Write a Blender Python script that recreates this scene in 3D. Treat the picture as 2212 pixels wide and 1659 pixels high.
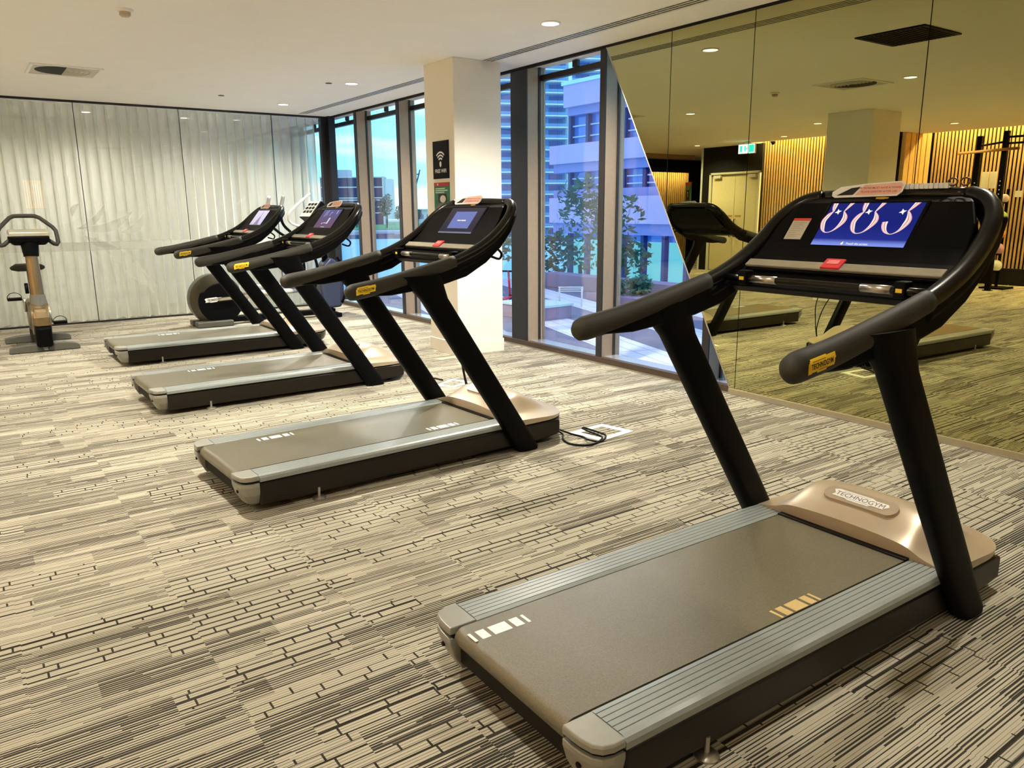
import bpy, bmesh, math, random
from mathutils import Vector, Matrix
random.seed(7)
PI = math.pi
for o in list(bpy.data.objects):
    bpy.data.objects.remove(o)
SC = bpy.context.scene
COL = SC.collection

# ------------------------------------------------------------------ camera
cam = bpy.data.cameras.new('camera')
cam.sensor_width = 36.0
cam.lens = 1670.4 / 2212 * 36.0
cam.clip_start = 0.05
cam.clip_end = 2000
co = bpy.data.objects.new('camera', cam)
COL.objects.link(co)
_r, _u, _b = (0.81586, -0.57821, -0.00688), (0.13217, 0.17488, 0.97568), (-0.56295, -0.79692, 0.21910)
co.matrix_world = Matrix(((_r[0], _u[0], _b[0], 0), (_r[1], _u[1], _b[1], 0), (_r[2], _u[2], _b[2], 1.4), (0, 0, 0, 1)))
SC.camera = co

# ------------------------------------------------------------------ view
SC.view_settings.view_transform = 'Standard'
SC.view_settings.look = 'None'
SC.view_settings.exposure = 0.0
SC.view_settings.gamma = 1.0
SC.view_settings.use_curve_mapping = False
SC.cycles.max_bounces = 10
SC.cycles.glossy_bounces = 6
SC.cycles.transparent_max_bounces = 24


def lin(c):
    return tuple(((v / 255) / 12.92 if v / 255 <= .04045 else ((v / 255 + .055) / 1.055) ** 2.4) for v in c)


# ------------------------------------------------------------------ world: dusk sky with streaky cloud
W = bpy.data.worlds.new('dusk_sky')
SC.world = W
W.use_nodes = True
nt = W.node_tree
nt.nodes.clear()
_o = nt.nodes.new('ShaderNodeOutputWorld')
_bg = nt.nodes.new('ShaderNodeBackground')
_tc = nt.nodes.new('ShaderNodeTexCoord')
_sx = nt.nodes.new('ShaderNodeSeparateXYZ')
nt.links.new(_tc.outputs['Generated'], _sx.inputs[0])
_rp = nt.nodes.new('ShaderNodeValToRGB')
_rp.color_ramp.elements[0].position = 0.0
_rp.color_ramp.elements[0].color = (0.33, 0.95, 1.05, 1)
_rp.color_ramp.elements[1].position = 0.75
_rp.color_ramp.elements[1].color = (0.20, 0.28, 0.80, 1)
_e = _rp.color_ramp.elements.new(0.30)
_e.color = (0.20, 0.62, 1.0, 1)
nt.links.new(_sx.outputs[2], _rp.inputs[0])
_mp = nt.nodes.new('ShaderNodeMapping')
_mp.inputs['Scale'].default_value = (2.0, 2.0, 16.0)
nt.links.new(_tc.outputs['Generated'], _mp.inputs[0])
_nz = nt.nodes.new('ShaderNodeTexNoise')
_nz.inputs['Scale'].default_value = 1.6
_nz.inputs['Detail'].default_value = 5
nt.links.new(_mp.outputs[0], _nz.inputs['Vector'])
_cr = nt.nodes.new('ShaderNodeValToRGB')
_cr.color_ramp.elements[0].position = 0.50
_cr.color_ramp.elements[1].position = 0.66
nt.links.new(_nz.outputs['Fac'], _cr.inputs[0])
_mx = nt.nodes.new('ShaderNodeMix')
_mx.data_type = 'RGBA'
nt.links.new(_cr.outputs[0], _mx.inputs[0])
nt.links.new(_rp.outputs[0], _mx.inputs[6])
_mx.inputs[7].default_value = (0.78, 0.98, 1.0, 1)
nt.links.new(_mx.outputs[2], _bg.inputs[0])
_bg.inputs[1].default_value = 2.0
nt.links.new(_bg.outputs[0], _o.inputs[0])

# ------------------------------------------------------------------ positions of the recessed downlights; the last three are added to backlight the curtain
CEIL = 2.768
DOWN = [(3.85, 4.92), (3.76, 8.32), (3.71, 10.36), (0.44, 8.22), (0.90, 4.71), (-2.38, 8.0), (-3.91, 9.75), (-4.35, 6.76),
        (3.80, 1.55), (0.80, 1.35), (-2.3, 4.7), (-2.3, 1.4), (0.80, -1.9), (3.8, -1.8), (-2.3, -1.9), (-4.15, 12.15), (.35, 12.55), (1.7, 12.55), (3.0, 12.55)]
DOWN_W = 310.0
# each fitting's own share of that power: the window row burns brightest, the rows behind the viewer are dimmed
DOWN_K = [2.0, 1.7, 2.0, 1.3, 1.4, .8, .55, .55, .60, .38, .8, .32, .2, .2, .2, 1.0, .50, .48, .26]
WARM = (1.0, 0.925, 0.79)

# ================================================================== materials
MATS = {}


def _nodes(name):
    m = bpy.data.materials.new(name)
    m.use_nodes = True
    t = m.node_tree
    t.nodes.clear()
    out = t.nodes.new('ShaderNodeOutputMaterial')
    return m, t, out


def pm(name, c, rough=.5, metal=0.0, spec=.5, var=.12, scale=30.0, bump=0.0, bscale=200.0, coat=0.0):
    """principled, with a procedural mottling of its own colour and an optional fine bump"""
    if name in MATS:
        return MATS[name]
    m, t, out = _nodes(name)
    b = t.nodes.new('ShaderNodeBsdfPrincipled')
    b.inputs['Roughness'].default_value = rough
    b.inputs['Metallic'].default_value = metal
    b.inputs['Specular IOR Level'].default_value = spec
    b.inputs['Coat Weight'].default_value = coat
    tc = t.nodes.new('ShaderNodeTexCoord')
    n = t.nodes.new('ShaderNodeTexNoise')
    n.inputs['Scale'].default_value = scale
    n.inputs['Detail'].default_value = 3
    t.links.new(tc.outputs['Object'], n.inputs['Vector'])
    mx = t.nodes.new('ShaderNodeMix')
    mx.data_type = 'RGBA'
    c = lin(c)
    mx.inputs[6].default_value = (*[v * (1 - var) for v in c], 1)
    mx.inputs[7].default_value = (*[min(1, v * (1 + var)) for v in c], 1)
    t.links.new(n.outputs['Fac'], mx.inputs[0])
    t.links.new(mx.outputs[2], b.inputs['Base Color'])
    if bump:
        n2 = t.nodes.new('ShaderNodeTexNoise')
        n2.inputs['Scale'].default_value = bscale
        t.links.new(tc.outputs['Object'], n2.inputs['Vector'])
        bp = t.nodes.new('ShaderNodeBump')
        bp.inputs['Strength'].default_value = bump
        bp.inputs['Distance'].default_value = 0.002
        t.links.new(n2.outputs['Fac'], bp.inputs['Height'])
        t.links.new(bp.outputs[0], b.inputs['Normal'])
    t.links.new(b.outputs[0], out.inputs[0])
    MATS[name] = m
    return m


def em(name, c, s=1.0):
    if name in MATS:
        return MATS[name]
    m, t, out = _nodes(name)
    e = t.nodes.new('ShaderNodeEmission')
    e.inputs[0].default_value = (*lin(c), 1)
    e.inputs[1].default_value = s
    t.links.new(e.outputs[0], out.inputs[0])
    MATS[name] = m
    return m


def glass(name, tint=(1, 1, 1), gain=1.0, base=.04):
    """thin clear pane: see-through with a mirror-like reflection growing to grazing angles"""
    m, t, out = _nodes(name)
    tr = t.nodes.new('ShaderNodeBsdfTransparent')
    tr.inputs[0].default_value = (*tint, 1)
    g = t.nodes.new('ShaderNodeBsdfGlossy')
    g.inputs['Roughness'].default_value = 0.0
    g.inputs[0].default_value = (1, 1, 1, 1)
    lw = t.nodes.new('ShaderNodeLayerWeight')
    lw.inputs[0].default_value = .5
    p = t.nodes.new('ShaderNodeMath')
    p.operation = 'POWER'
    p.inputs[1].default_value = 4.0
    t.links.new(lw.outputs['Facing'], p.inputs[0])
    a = t.nodes.new('ShaderNodeMath')
    a.operation = 'MULTIPLY_ADD'
    a.use_clamp = True
    a.inputs[1].default_value = gain
    a.inputs[2].default_value = base
    t.links.new(p.outputs[0], a.inputs[0])
    mx = t.nodes.new('ShaderNodeMixShader')
    t.links.new(a.outputs[0], mx.inputs[0])
    t.links.new(tr.outputs[0], mx.inputs[1])
    t.links.new(g.outputs[0], mx.inputs[2])
    t.links.new(mx.outputs[0], out.inputs[0])
    return m


class NX:
    """tiny helper to write node maths as expressions"""
    def __init__(s, t):
        s.t = t

    def m(s, op, a, b=None, c=None):
        n = s.t.nodes.new('ShaderNodeMath')
        n.operation = op
        for i, v in enumerate((a, b, c)):
            if v is None:
                continue
            if isinstance(v, (int, float)):
                n.inputs[i].default_value = v
            else:
                s.t.links.new(v, n.inputs[i])
        return n.outputs[0]

    def white(s, a, b=0.0):
        c = s.t.nodes.new('ShaderNodeCombineXYZ')
        for i, v in enumerate((a, b)):
            if isinstance(v, (int, float)):
                c.inputs[i].default_value = v
            else:
                s.t.links.new(v, c.inputs[i])
        n = s.t.nodes.new('ShaderNodeTexWhiteNoise')
        n.noise_dimensions = '2D'
        s.t.links.new(c.outputs[0], n.inputs['Vector'])
        return n.outputs['Value']

    def mix(s, f, a, b):
        n = s.t.nodes.new('ShaderNodeMix')
        n.data_type = 'RGBA'
        s.t.links.new(f, n.inputs[0])
        for i, v in ((6, a), (7, b)):
            if isinstance(v, tuple):
                n.inputs[i].default_value = (*v, 1)
            else:
                s.t.links.new(v, n.inputs[i])
        return n.outputs[2]


def carpet():
    m, t, out = _nodes('carpet_tiles')
    x = NX(t)
    tc = t.nodes.new('ShaderNodeTexCoord')
    sp = t.nodes.new('ShaderNodeSeparateXYZ')
    t.links.new(tc.outputs['Object'], sp.inputs[0])
    X, Y = sp.outputs[0], sp.outputs[1]
    fl = lambda a, d: x.m('FLOOR', x.m('DIVIDE', a, d))
    fr = lambda a, d: x.m('FRACT', x.m('DIVIDE', a, d))
    tile = fl(X, 0.5)
    ys = x.m('ADD', Y, x.m('MULTIPLY', x.white(tile, 3.3), .061))
    row = fl(ys, 0.105)
    kind = x.white(row, fl(x.m('ADD', X, x.m('MULTIPLY', x.white(row, 7.7), 1.3)), 0.55))     # what each band segment is woven as
    light = x.m('GREATER_THAN', kind, .70)
    dark = x.m('LESS_THAN', kind, .36)
    # pinstripes along x, every lane broken up at its own places
    P = .0112
    lanes = fl(ys, P)
    jit = x.white(lanes, fl(x.m('ADD', X, x.m('MULTIPLY', x.white(lanes, 1.1), .9)), .30))
    wd = x.m('ADD', x.m('ADD', .34, x.m('MULTIPLY', dark, .24)), x.m('MULTIPLY', x.m('SUBTRACT', jit, .5), .62))
    stripe = x.m('LESS_THAN', fr(ys, P), wd)
    # brick outlines inside the pale segments, courses of uneven height
    BH = .0375
    br = fl(ys, BH)
    bx_ = x.m('ADD', X, x.m('MULTIPLY', x.white(br, 5.1), .7))
    joint = x.m('LESS_THAN', fr(bx_, .155), .042)
    bed = x.m('LESS_THAN', fr(ys, BH), x.m('ADD', .07, x.m('MULTIPLY', x.white(br, 2.2), .30)))
    thin = x.m('MULTIPLY', x.m('LESS_THAN', fr(ys, P), .25), .65)
    brick = x.m('MAXIMUM', x.m('MAXIMUM', joint, bed), thin)
    fac = x.m('ADD', x.m('MULTIPLY', brick, light), x.m('MULTIPLY', stripe, x.m('SUBTRACT', 1.0, light)))
    n = t.nodes.new('ShaderNodeTexNoise')
    n.inputs['Scale'].default_value = 420
    n.inputs['Detail'].default_value = 2
    t.links.new(tc.outputs['Object'], n.inputs['Vector'])
    fac = x.m('ADD', fac, x.m('MULTIPLY', x.m('SUBTRACT', n.outputs['Fac'], .5), .55))
    n2 = t.nodes.new('ShaderNodeTexNoise')
    n2.inputs['Scale'].default_value = 1.3
    n2.inputs['Detail'].default_value = 4
    t.links.new(tc.outputs['Object'], n2.inputs['Vector'])
    cl = x.m('MINIMUM', x.m('MAXIMUM', fac, 0.0), 1.0)
    pale = x.mix(n2.outputs['Fac'], lin((174, 168, 148)), lin((194, 187, 168)))
    deep = x.mix(jit, lin((38, 34, 26)), lin((60, 57, 52)))
    c = x.mix(cl, pale, deep)
    b = t.nodes.new('ShaderNodeBsdfPrincipled')
    b.inputs['Roughness'].default_value = .95
    b.inputs['Specular IOR Level'].default_value = .1
    t.links.new(c, b.inputs['Base Color'])
    bp = t.nodes.new('ShaderNodeBump')
    bp.inputs['Strength'].default_value = .5
    bp.inputs['Distance'].default_value = .003
    t.links.new(n.outputs['Fac'], bp.inputs['Height'])
    t.links.new(bp.outputs[0], b.inputs['Normal'])
    t.links.new(b.outputs[0], out.inputs[0])
    return m


def paving():
    m, t, out = _nodes('terrace_paving')
    x = NX(t)
    tc = t.nodes.new('ShaderNodeTexCoord')
    sp = t.nodes.new('ShaderNodeSeparateXYZ')
    t.links.new(tc.outputs['Object'], sp.inputs[0])
    X, Y = sp.outputs[0], sp.outputs[1]
    u = x.m('ADD', x.m('MULTIPLY', X, .80), x.m('MULTIPLY', Y, -.25))
    v = x.m('ADD', x.m('MULTIPLY', X, .25), x.m('MULTIPLY', Y, .80))
    band = x.m('LESS_THAN', x.m('FRACT', x.m('DIVIDE', u, .95)), .48)
    j = x.m('MAXIMUM', x.m('LESS_THAN', x.m('FRACT', x.m('DIVIDE', u, .16)), .10), x.m('LESS_THAN', x.m('FRACT', x.m('DIVIDE', v, .6)), .03))
    c = x.mix(band, lin((112, 104, 128)), lin((236, 236, 240)))
    c = x.mix(x.m('MULTIPLY', j, .45), c, lin((120, 120, 135)))
    b = t.nodes.new('ShaderNodeBsdfPrincipled')
    b.inputs['Roughness'].default_value = .55
    t.links.new(c, b.inputs['Base Color'])
    t.links.new(b.outputs[0], out.inputs[0])
    return m


def fabric(name, c, trans=.46, tl=.40):
    m, t, out = _nodes(name)
    d = t.nodes.new('ShaderNodeBsdfDiffuse')
    d.inputs[0].default_value = (*lin(c), 1)
    l = t.nodes.new('ShaderNodeBsdfTranslucent')
    l.inputs[0].default_value = (*lin(c), 1)
    p = t.nodes.new('ShaderNodeBsdfTransparent')
    a = t.nodes.new('ShaderNodeMixShader')
    a.inputs[0].default_value = tl
    t.links.new(d.outputs[0], a.inputs[1])
    t.links.new(l.outputs[0], a.inputs[2])
    w = t.nodes.new('ShaderNodeLayerWeight')
    w.inputs[0].default_value = .5
    q = t.nodes.new('ShaderNodeMath')
    q.operation = 'MULTIPLY_ADD'
    q.use_clamp = True
    q.inputs[1].default_value = -1.1 * trans
    q.inputs[2].default_value = trans
    t.links.new(w.outputs['Facing'], q.inputs[0])
    b = t.nodes.new('ShaderNodeMixShader')
    t.links.new(q.outputs[0], b.inputs[0])
    t.links.new(a.outputs[0], b.inputs[1])
    t.links.new(p.outputs[0], b.inputs[2])
    t.links.new(b.outputs[0], out.inputs[0])
    return m


def film(name, c, a):
    m, t, out = _nodes(name)
    d = t.nodes.new('ShaderNodeBsdfDiffuse')
    d.inputs[0].default_value = (*lin(c), 1)
    p = t.nodes.new('ShaderNodeBsdfTransparent')
    x = t.nodes.new('ShaderNodeMixShader')
    x.inputs[0].default_value = a
    t.links.new(p.outputs[0], x.inputs[1])
    t.links.new(d.outputs[0], x.inputs[2])
    t.links.new(x.outputs[0], out.inputs[0])
    return m


def screen_mat(name, stops, s=1.0, axis=1):
    """a lit display whose picture is a plain vertical colour ramp (object space z of the panel)"""
    if name in MATS:
        return MATS[name]
    m, t, out = _nodes(name)
    tc = t.nodes.new('ShaderNodeTexCoord')
    sp = t.nodes.new('ShaderNodeSeparateXYZ')
    t.links.new(tc.outputs['Generated'], sp.inputs[0])
    r = t.nodes.new('ShaderNodeValToRGB')
    r.color_ramp.elements[0].position, r.color_ramp.elements[0].color = stops[0][0], (*lin(stops[0][1]), 1)
    r.color_ramp.elements[1].position, r.color_ramp.elements[1].color = stops[-1][0], (*lin(stops[-1][1]), 1)
    for p, c in stops[1:-1]:
        e = r.color_ramp.elements.new(p)
        e.color = (*lin(c), 1)
    t.links.new(sp.outputs[2], r.inputs[0])
    e = t.nodes.new('ShaderNodeEmission')
    e.inputs[1].default_value = s
    t.links.new(r.outputs[0], e.inputs[0])
    t.links.new(e.outputs[0], out.inputs[0])
    MATS[name] = m
    return m


def mirror_mat():
    m, t, out = _nodes('bronze_mirror')
    g = t.nodes.new('ShaderNodeBsdfGlossy')
    g.inputs['Roughness'].default_value = 0.0
    g.inputs[0].default_value = (.47, .45, .225, 1)
    t.links.new(g.outputs[0], out.inputs[0])
    return m


CARPET, PAVING, MIRROR = carpet(), paving(), mirror_mat()
PANE = glass('window_glass', (.97, .985, 1.0), 1.0, .075)
PART = glass('partition_glass', (.98, .99, .99), 1.0, .03)
BLK = pm('black_satin', (5, 5, 6), .5, 0, .09)
BLKM = pm('black_matt', (7, 7, 7), .7, 0, .3)
FRAME = pm('bronze_frame', (160, 138, 114), .45, .2)
FRAMED = pm('dark_frame', (26, 24, 26), .45)
CEILM = pm('ceiling_paint', (246, 244, 240), .9, 0, .2, .03, 4)
WALLW = pm('warm_white_paint', (238, 232, 218), .85, 0, .3, .03, 5)
DARKW = pm('black_wall_paint', (15, 14, 14), .7, 0, .3)
TIMBER = pm('oak_slats', (216, 178, 118), .55, 0, .4, .25, 9)
GREY = pm('rail_plastic', (140, 147, 145), .38, .05, .5, .06, 60)
CAPM = pm('cap_plastic', (146, 146, 138), .36, .1, .5, .06, 40)
SKIRTM = pm('skirt_metal', (26, 21, 15), .36, .25, .4, .12, 20)
HOODM = pm('champagne_plastic', (178, 162, 138), .32, .25, .5, .05, 12, .1, 400)
BELTM = pm('belt_rubber', (106, 101, 84), .25, 0, .6, .35, 260, .35, 700)
GRIPM = pm('grip_rubber', (44, 43, 36), .62, 0, .4, .12, 40, .3, 500)
TUBEM = pm('handle_tube', (30, 29, 26), .26, .6)
STEEL = pm('brushed_steel', (190, 186, 176), .28, .9)
CHROME = pm('chrome', (225, 225, 225), .12, 1.0)
SILVER = pm('silver_plastic', (172, 166, 146), .35, .4)
RED = pm('stop_red', (226, 60, 72), .4)
YEL = pm('badge_yellow', (245, 205, 40), .5)
WHITE = pm('white_paint', (240, 240, 236), .5)
INK = pm('black_ink', (16, 14, 12), .7)
PINK = pm('pink_card', (240, 190, 170), .55)
PAPER = pm('grey_paper', (196, 190, 170), .7)

# ================================================================== mesh tools
CACHE = {}


class MB:
    def __init__(s):
        s.v, s.f = [], []

    def add(s, vs, fs):
        k = len(s.v)
        s.v += [tuple(p) for p in vs]
        s.f += [tuple(i + k for i in f) for f in fs]
        return s

    def box(s, x0, x1, y0, y1, z0, z1):
        vs = [(x, y, z) for x in (x0, x1) for y in (y0, y1) for z in (z0, z1)]
        return s.add(vs, [(0, 1, 3, 2), (4, 6, 7, 5), (0, 4, 5, 1), (2, 3, 7, 6), (0, 2, 6, 4), (1, 5, 7, 3)])

    def obox(s, c, ax, ay, az):
        """box from its centre and three half-axis vectors"""
        c, ax, ay, az = map(Vector, (c, ax, ay, az))
        vs = [c + ax * i + ay * j + az * k for i in (-1, 1) for j in (-1, 1) for k in (-1, 1)]
        return s.add(vs, [(0, 1, 3, 2), (4, 6, 7, 5), (0, 4, 5, 1), (2, 3, 7, 6), (0, 2, 6, 4), (1, 5, 7, 3)])

    def prism(s, poly, a, b, plane='xz'):
        """outline extruded between a and b along the axis normal to the plane"""
        f = {'xz': lambda p, t: (p[0], t, p[1]), 'xy': lambda p, t: (p[0], p[1], t), 'yz': lambda p, t: (t, p[0], p[1])}[plane]
        n = len(poly)
        vs = [f(p, a) for p in poly] + [f(p, b) for p in poly]
        fs = [tuple(range(n))[::-1], tuple(range(n, 2 * n))] + [(i, (i + 1) % n, (i + 1) % n + n, i + n) for i in range(n)]
        return s.add(vs, fs)

    def rings(s, R, caps=True, closed=True):
        k = len(s.v)
        n = len(R[0])
        for r in R:
            s.v += [tuple(p) for p in r]
        m = n if closed else n - 1
        for i in range(len(R) - 1):
            for j in range(m):
                s.f.append((k + i * n + j, k + i * n + (j + 1) % n, k + (i + 1) * n + (j + 1) % n, k + (i + 1) * n + j))
        if caps:
            s.f.append(tuple(k + j for j in range(n))[::-1])
            s.f.append(tuple(k + (len(R) - 1) * n + j for j in range(n)))
        return s

    def tube(s, P, r, n=12, caps=True, sq=(1, 1), up=None):
        """tube along points; r a number or a list; sq squashes the section across / along up"""
        P = [Vector(p) for p in P]
        rr = r if isinstance(r, (list, tuple)) else [r] * len(P)
        R = []
        prev = None
        for i, p in enumerate(P):
            d = (P[min(i + 1, len(P) - 1)] - P[max(i - 1, 0)]).normalized()
            if prev is None:
                a = Vector(up) if up else (Vector((0, 0, 1)) if abs(d.z) < .9 else Vector((1, 0, 0)))
            else:
                a = prev
            a = (a - d * a.dot(d)).normalized()
            prev = a
            b = d.cross(a)
            R.append([p + (a * math.sin(t) * sq[1] + b * math.cos(t) * sq[0]) * rr[i] for t in (2 * PI * j / n for j in range(n))])
        return s.rings(R, caps)

    def lathe(s, prof, c=(0, 0, 0), axis='z', n=24):
        R = []
        for r, h in prof:
            ring = []
            for j in range(n):
                t = 2 * PI * j / n
                a, b = r * math.cos(t), r * math.sin(t)
                ring.append({'z': (c[0] + a, c[1] + b, c[2] + h), 'y': (c[0] + a, c[1] + h, c[2] + b), 'x': (c[0] + h, c[1] + a, c[2] + b)}[axis])
            R.append(ring)
        return s.rings(R)

    def mesh(s, name, smooth=False):
        me = bpy.data.meshes.new(name)
        me.from_pydata(s.v, [], s.f)
        bm = bmesh.new()
        bm.from_mesh(me)
        bmesh.ops.recalc_face_normals(bm, faces=bm.faces)
        bm.to_mesh(me)
        bm.free()
        if smooth:
            for p in me.polygons:
                p.use_smooth = True
        return me


def obj(name, mb, mat, parent=None, smooth=False, bevel=0.0, seg=2, key=None, auto=None):
    ck = (name, key) if key else None
    if ck and ck in CACHE:
        me = CACHE[ck]
    else:
        me = mb.mesh(name, smooth or auto is not None) if isinstance(mb, MB) else mb
        for m in (mat if isinstance(mat, (list, tuple)) else [mat]):
            me.materials.append(m)
        if auto is not None:
            me.set_sharp_from_angle(angle=math.radians(auto))
        if ck:
            CACHE[ck] = me
    o = bpy.data.objects.new(name, me)
    COL.objects.link(o)
    if parent:
        o.parent = parent
    if bevel:
        b = o.modifiers.new('bevel', 'BEVEL')
        b.width = bevel
        b.segments = seg
        b.limit_method = 'ANGLE'
        b.angle_limit = math.radians(35)
        b.harden_normals = False
    return o


def tag(o, label=None, cat=None, group=None, kind=None):
    if label:
        o['label'] = label
    if cat:
        o['category'] = cat
    if group:
        o['group'] = group
    if kind:
        o['kind'] = kind
    return o


def empty(name, loc, rz=0.0, label=None, cat=None, group=None, kind=None):
    o = bpy.data.objects.new(name, None)
    o.empty_display_size = .1
    COL.objects.link(o)
    o.location = loc
    o.rotation_euler = (0, 0, rz)
    return tag(o, label, cat, group, kind)


def struct(name, mb, mat, label=None, **k):
    return tag(obj(name, mb, mat, **k), label, None, None, 'structure')


def smoothpts(P, k=6):
    """Catmull-Rom through the points"""
    P = [Vector(p) for p in P]
    Q = [P[0] * 2 - P[1]] + P + [P[-1] * 2 - P[-2]]
    out = []
    for i in range(1, len(Q) - 2):
        for j in range(k):
            t = j / k
            a, b, c, d = Q[i - 1], Q[i], Q[i + 1], Q[i + 2]
            out.append(.5 * ((2 * b) + (c - a) * t + (2 * a - 5 * b + 4 * c - d) * t * t + (3 * b - a - 3 * c + d) * t ** 3))
    out.append(P[-1])
    return out


def text_pts(txt, size=1.0, bold=.0, align='CENTER', spacing=1.0):
    """flat mesh of a line of lettering, as (vertices, faces)"""
    cu = bpy.data.curves.new('lettering', 'FONT')
    cu.body = txt
    cu.size = size
    cu.align_x = align
    cu.align_y = 'CENTER'
    cu.offset = bold
    cu.space_character = spacing
    cu.resolution_u = 3
    ob = bpy.data.objects.new('lettering', cu)
    me = bpy.data.meshes.new_from_object(ob)
    vs = [tuple(v.co) for v in me.vertices]
    fs = [tuple(p.vertices) for p in me.polygons]
    bpy.data.objects.remove(ob)
    bpy.data.meshes.remove(me)
    bpy.data.curves.remove(cu)
    return vs, fs


def fit(vf, w, h=None):
    vs, fs = vf
    xs = [v[0] for v in vs]
    ys = [v[1] for v in vs]
    a = w / (max(xs) - min(xs))
    b = a if h is None else h / (max(ys) - min(ys))
    mx, my = (max(xs) + min(xs)) / 2, (max(ys) + min(ys)) / 2
    return [((v[0] - mx) * a, (v[1] - my) * b, 0) for v in vs], fs


def flat(mb, vs, fs, o, ex, ey, dx=0, dy=0):
    """lay a flat drawing on the plane through o spanned by ex, ey"""
    o, ex, ey = Vector(o), Vector(ex), Vector(ey)
    return mb.add([o + ex * (v[0] + dx) + ey * (v[1] + dy) for v in vs], fs)


def rect(mb, o, ex, ey, x0, x1, y0, y1):
    return flat(mb, [(x0, y0), (x1, y0), (x1, y1), (x0, y1)], [(0, 1, 2, 3)], o, ex, ey)


# ================================================================== the setting
XW, YC = 4.753, 11.40
fl = struct('floor', MB().box(-.45, 4.99, -4.0, 13.5, -.12, 0).box(-9.0, -.45, -4.0, 16.0, -.12, 0), CARPET)
# ceiling, with a recess (lighting cove) in front of the timber wall
struct('ceiling', MB().box(-4.62, 4.99, -4.0, 13.5, CEIL, CEIL + .2).box(-4.62, -.45, 13.5, 16.0, CEIL, CEIL + .2).box(-5.80, -4.62, -4.0, 8.05, CEIL, CEIL + .2)
       .box(-9.0, -4.62, 11.1, 16.0, CEIL, CEIL + .2).box(-9.0, -4.62, -4.0, 11.1, 3.02, 3.15), CEILM)
struct('wall_near', MB().box(-9.0, 5.0, -4.1, -4.0, 0, 3.0), WALLW)
struct('wall_back', MB().box(-6.35, -6.2, -4.0, 8.1, 0, 3.1).box(-6.35, -5.1, 8.1, 8.2, 0, 3.1).box(-5.15, -5.0, 8.1, 11.0, 0, 3.1), DARKW)
struct('trim_1', MB().box(-6.2, -6.1, -4.0, 8.1, 0, .30).box(-5.0, -4.93, 8.1, 11.0, 0, .12), DARKW)      # black plinth under the slats
mb = MB()
y = -3.98
while y < 8.0:
    mb.box(-6.2, -6.175, y, y + .032, .30, 3.02)
    y += .066
x = -6.12
while x < -5.2:
    mb.box(x, x + .16, 8.02, 8.1, .1, 3.02)
    x += .19
y = 8.12
while y < 10.98:
    mb.box(-5.0, -4.975, y, y + .032, .12, 3.02)
    y += .066
struct('wall_slats', mb, TIMBER)
# black wall around the double door, and the lobby beyond it
struct('wall_door', MB().box(-5.0, -4.9, 10.98, 11.02, 0, CEIL).box(-5.0, -4.9, 12.33, 12.62, 0, CEIL).box(-5.0, -4.9, 11.02, 12.33, 2.2, CEIL), DARKW)
struct('wall_lobby', MB().box(-9.0, -.45, 15.9, 16.0, 0, 3.0).box(-9.0, -8.9, 8.2, 16, 0, 3.0), DARKW)
struct('wall_far', MB().box(-.45, 4.99, 13.4, 13.5, 0, CEIL), pm('far_wall_paint', (236, 236, 232), .9))
struct('wall_left_end', MB().box(-.60, -.45, 11.3, 15.9, 0, CEIL), DARKW)

# ---- square columns
def column(x0, x1, y0, y1, name):
    o = struct(name, MB().box(x0, x1, y0, y1, 0, CEIL), WALLW, bevel=.006)
    obj('skirting', MB().box(x0 - .008, x1 + .008, y0 - .008, y1 + .008, 0, .13), WALLW, o, bevel=.004)
    return o


PIL = column(3.905, 4.435, 6.43, 6.975, 'wall_column')
column(-2.08, -1.34, 6.42, 7.14, 'wall_column')

# ---- window wall: fins, transoms, sill ledge and panes
FINS = [(13.01, 13.08), (11.73, 11.80), (10.45, 10.52), (9.17, 9.24), (7.89, 7.96), (6.45, 6.72), (5.30, 5.37), (4.03, 4.10), (2.75, 2.82), (1.47, 1.54), (.19, .26), (-1.09, -1.02), (-2.4, -2.33)]
edges = [13.4] + [v for a, b in FINS for v in (b, a)] + [-4.0]
for i in range(0, len(edges) - 1, 2):
    y1, y0 = edges[i], edges[i + 1]
    if y1 - y0 < .1:
        continue
    w = empty('window_%d' % (i // 2 + 1), (4.96, (y0 + y1) / 2, 0), kind='structure')
    L = (y1 - y0) / 2
    obj('pane', MB().box(-.006, .006, -L, L, .05, 2.95), PANE, w)
    f = MB().box(-.03, .03, -L, L, 2.645, 2.70).box(-.03, .03, -L, L, 2.90, 2.97).box(-.03, .03, -L, L, .0, .055)
    obj('transom', f, FRAMED, w, bevel=.004)
    obj('catch', MB().box(-.05, -.01, -.035, .035, 2.70, 2.76), FRAMED, w, bevel=.006)
for a, b in FINS:
    o = struct('trim_fin', MB().box(XW + .014, 4.99, a, b, 0, 2.97), FRAME, bevel=.003)
    obj('gasket', MB().box(XW, XW + .014, a, b, .0, CEIL), FRAMED, o)
    obj('side_bead', MB().box(4.90, 4.925, a - .012, a, .06, 2.9), FRAMED, o)
struct('trim_corner', MB().box(4.62, 4.80, YC - .02, YC + .06, 0, CEIL).box(4.70, 4.80, 11.28, YC, 0, CEIL), FRAMED)
struct('trim_sill', MB().box(XW - .008, XW + .05, -4, 11.3, 0, .062), pm('sill_bronze', (72, 58, 48), .45, .2), bevel=.004)
struct('trim_ledge', MB().box(XW + .04, 4.95, -4, 11.3, .02, .066), pm('ledge_metal', (186, 190, 196), .25, .6))
struct('trim_shadow_gap', MB().box(XW - .012, XW + .03, -4, 11.35, CEIL - .022, CEIL), BLKM)  # black strip standing in for the shadow gap under the ceiling
struct('trim_foot', MB().box(XW - .022, XW - .008, -4, 11.3, 0, .012), STEEL)
struct('wall_head', MB().box(4.80, 4.99, -4, 11.4, 2.93, 3.1), DARKW)

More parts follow.
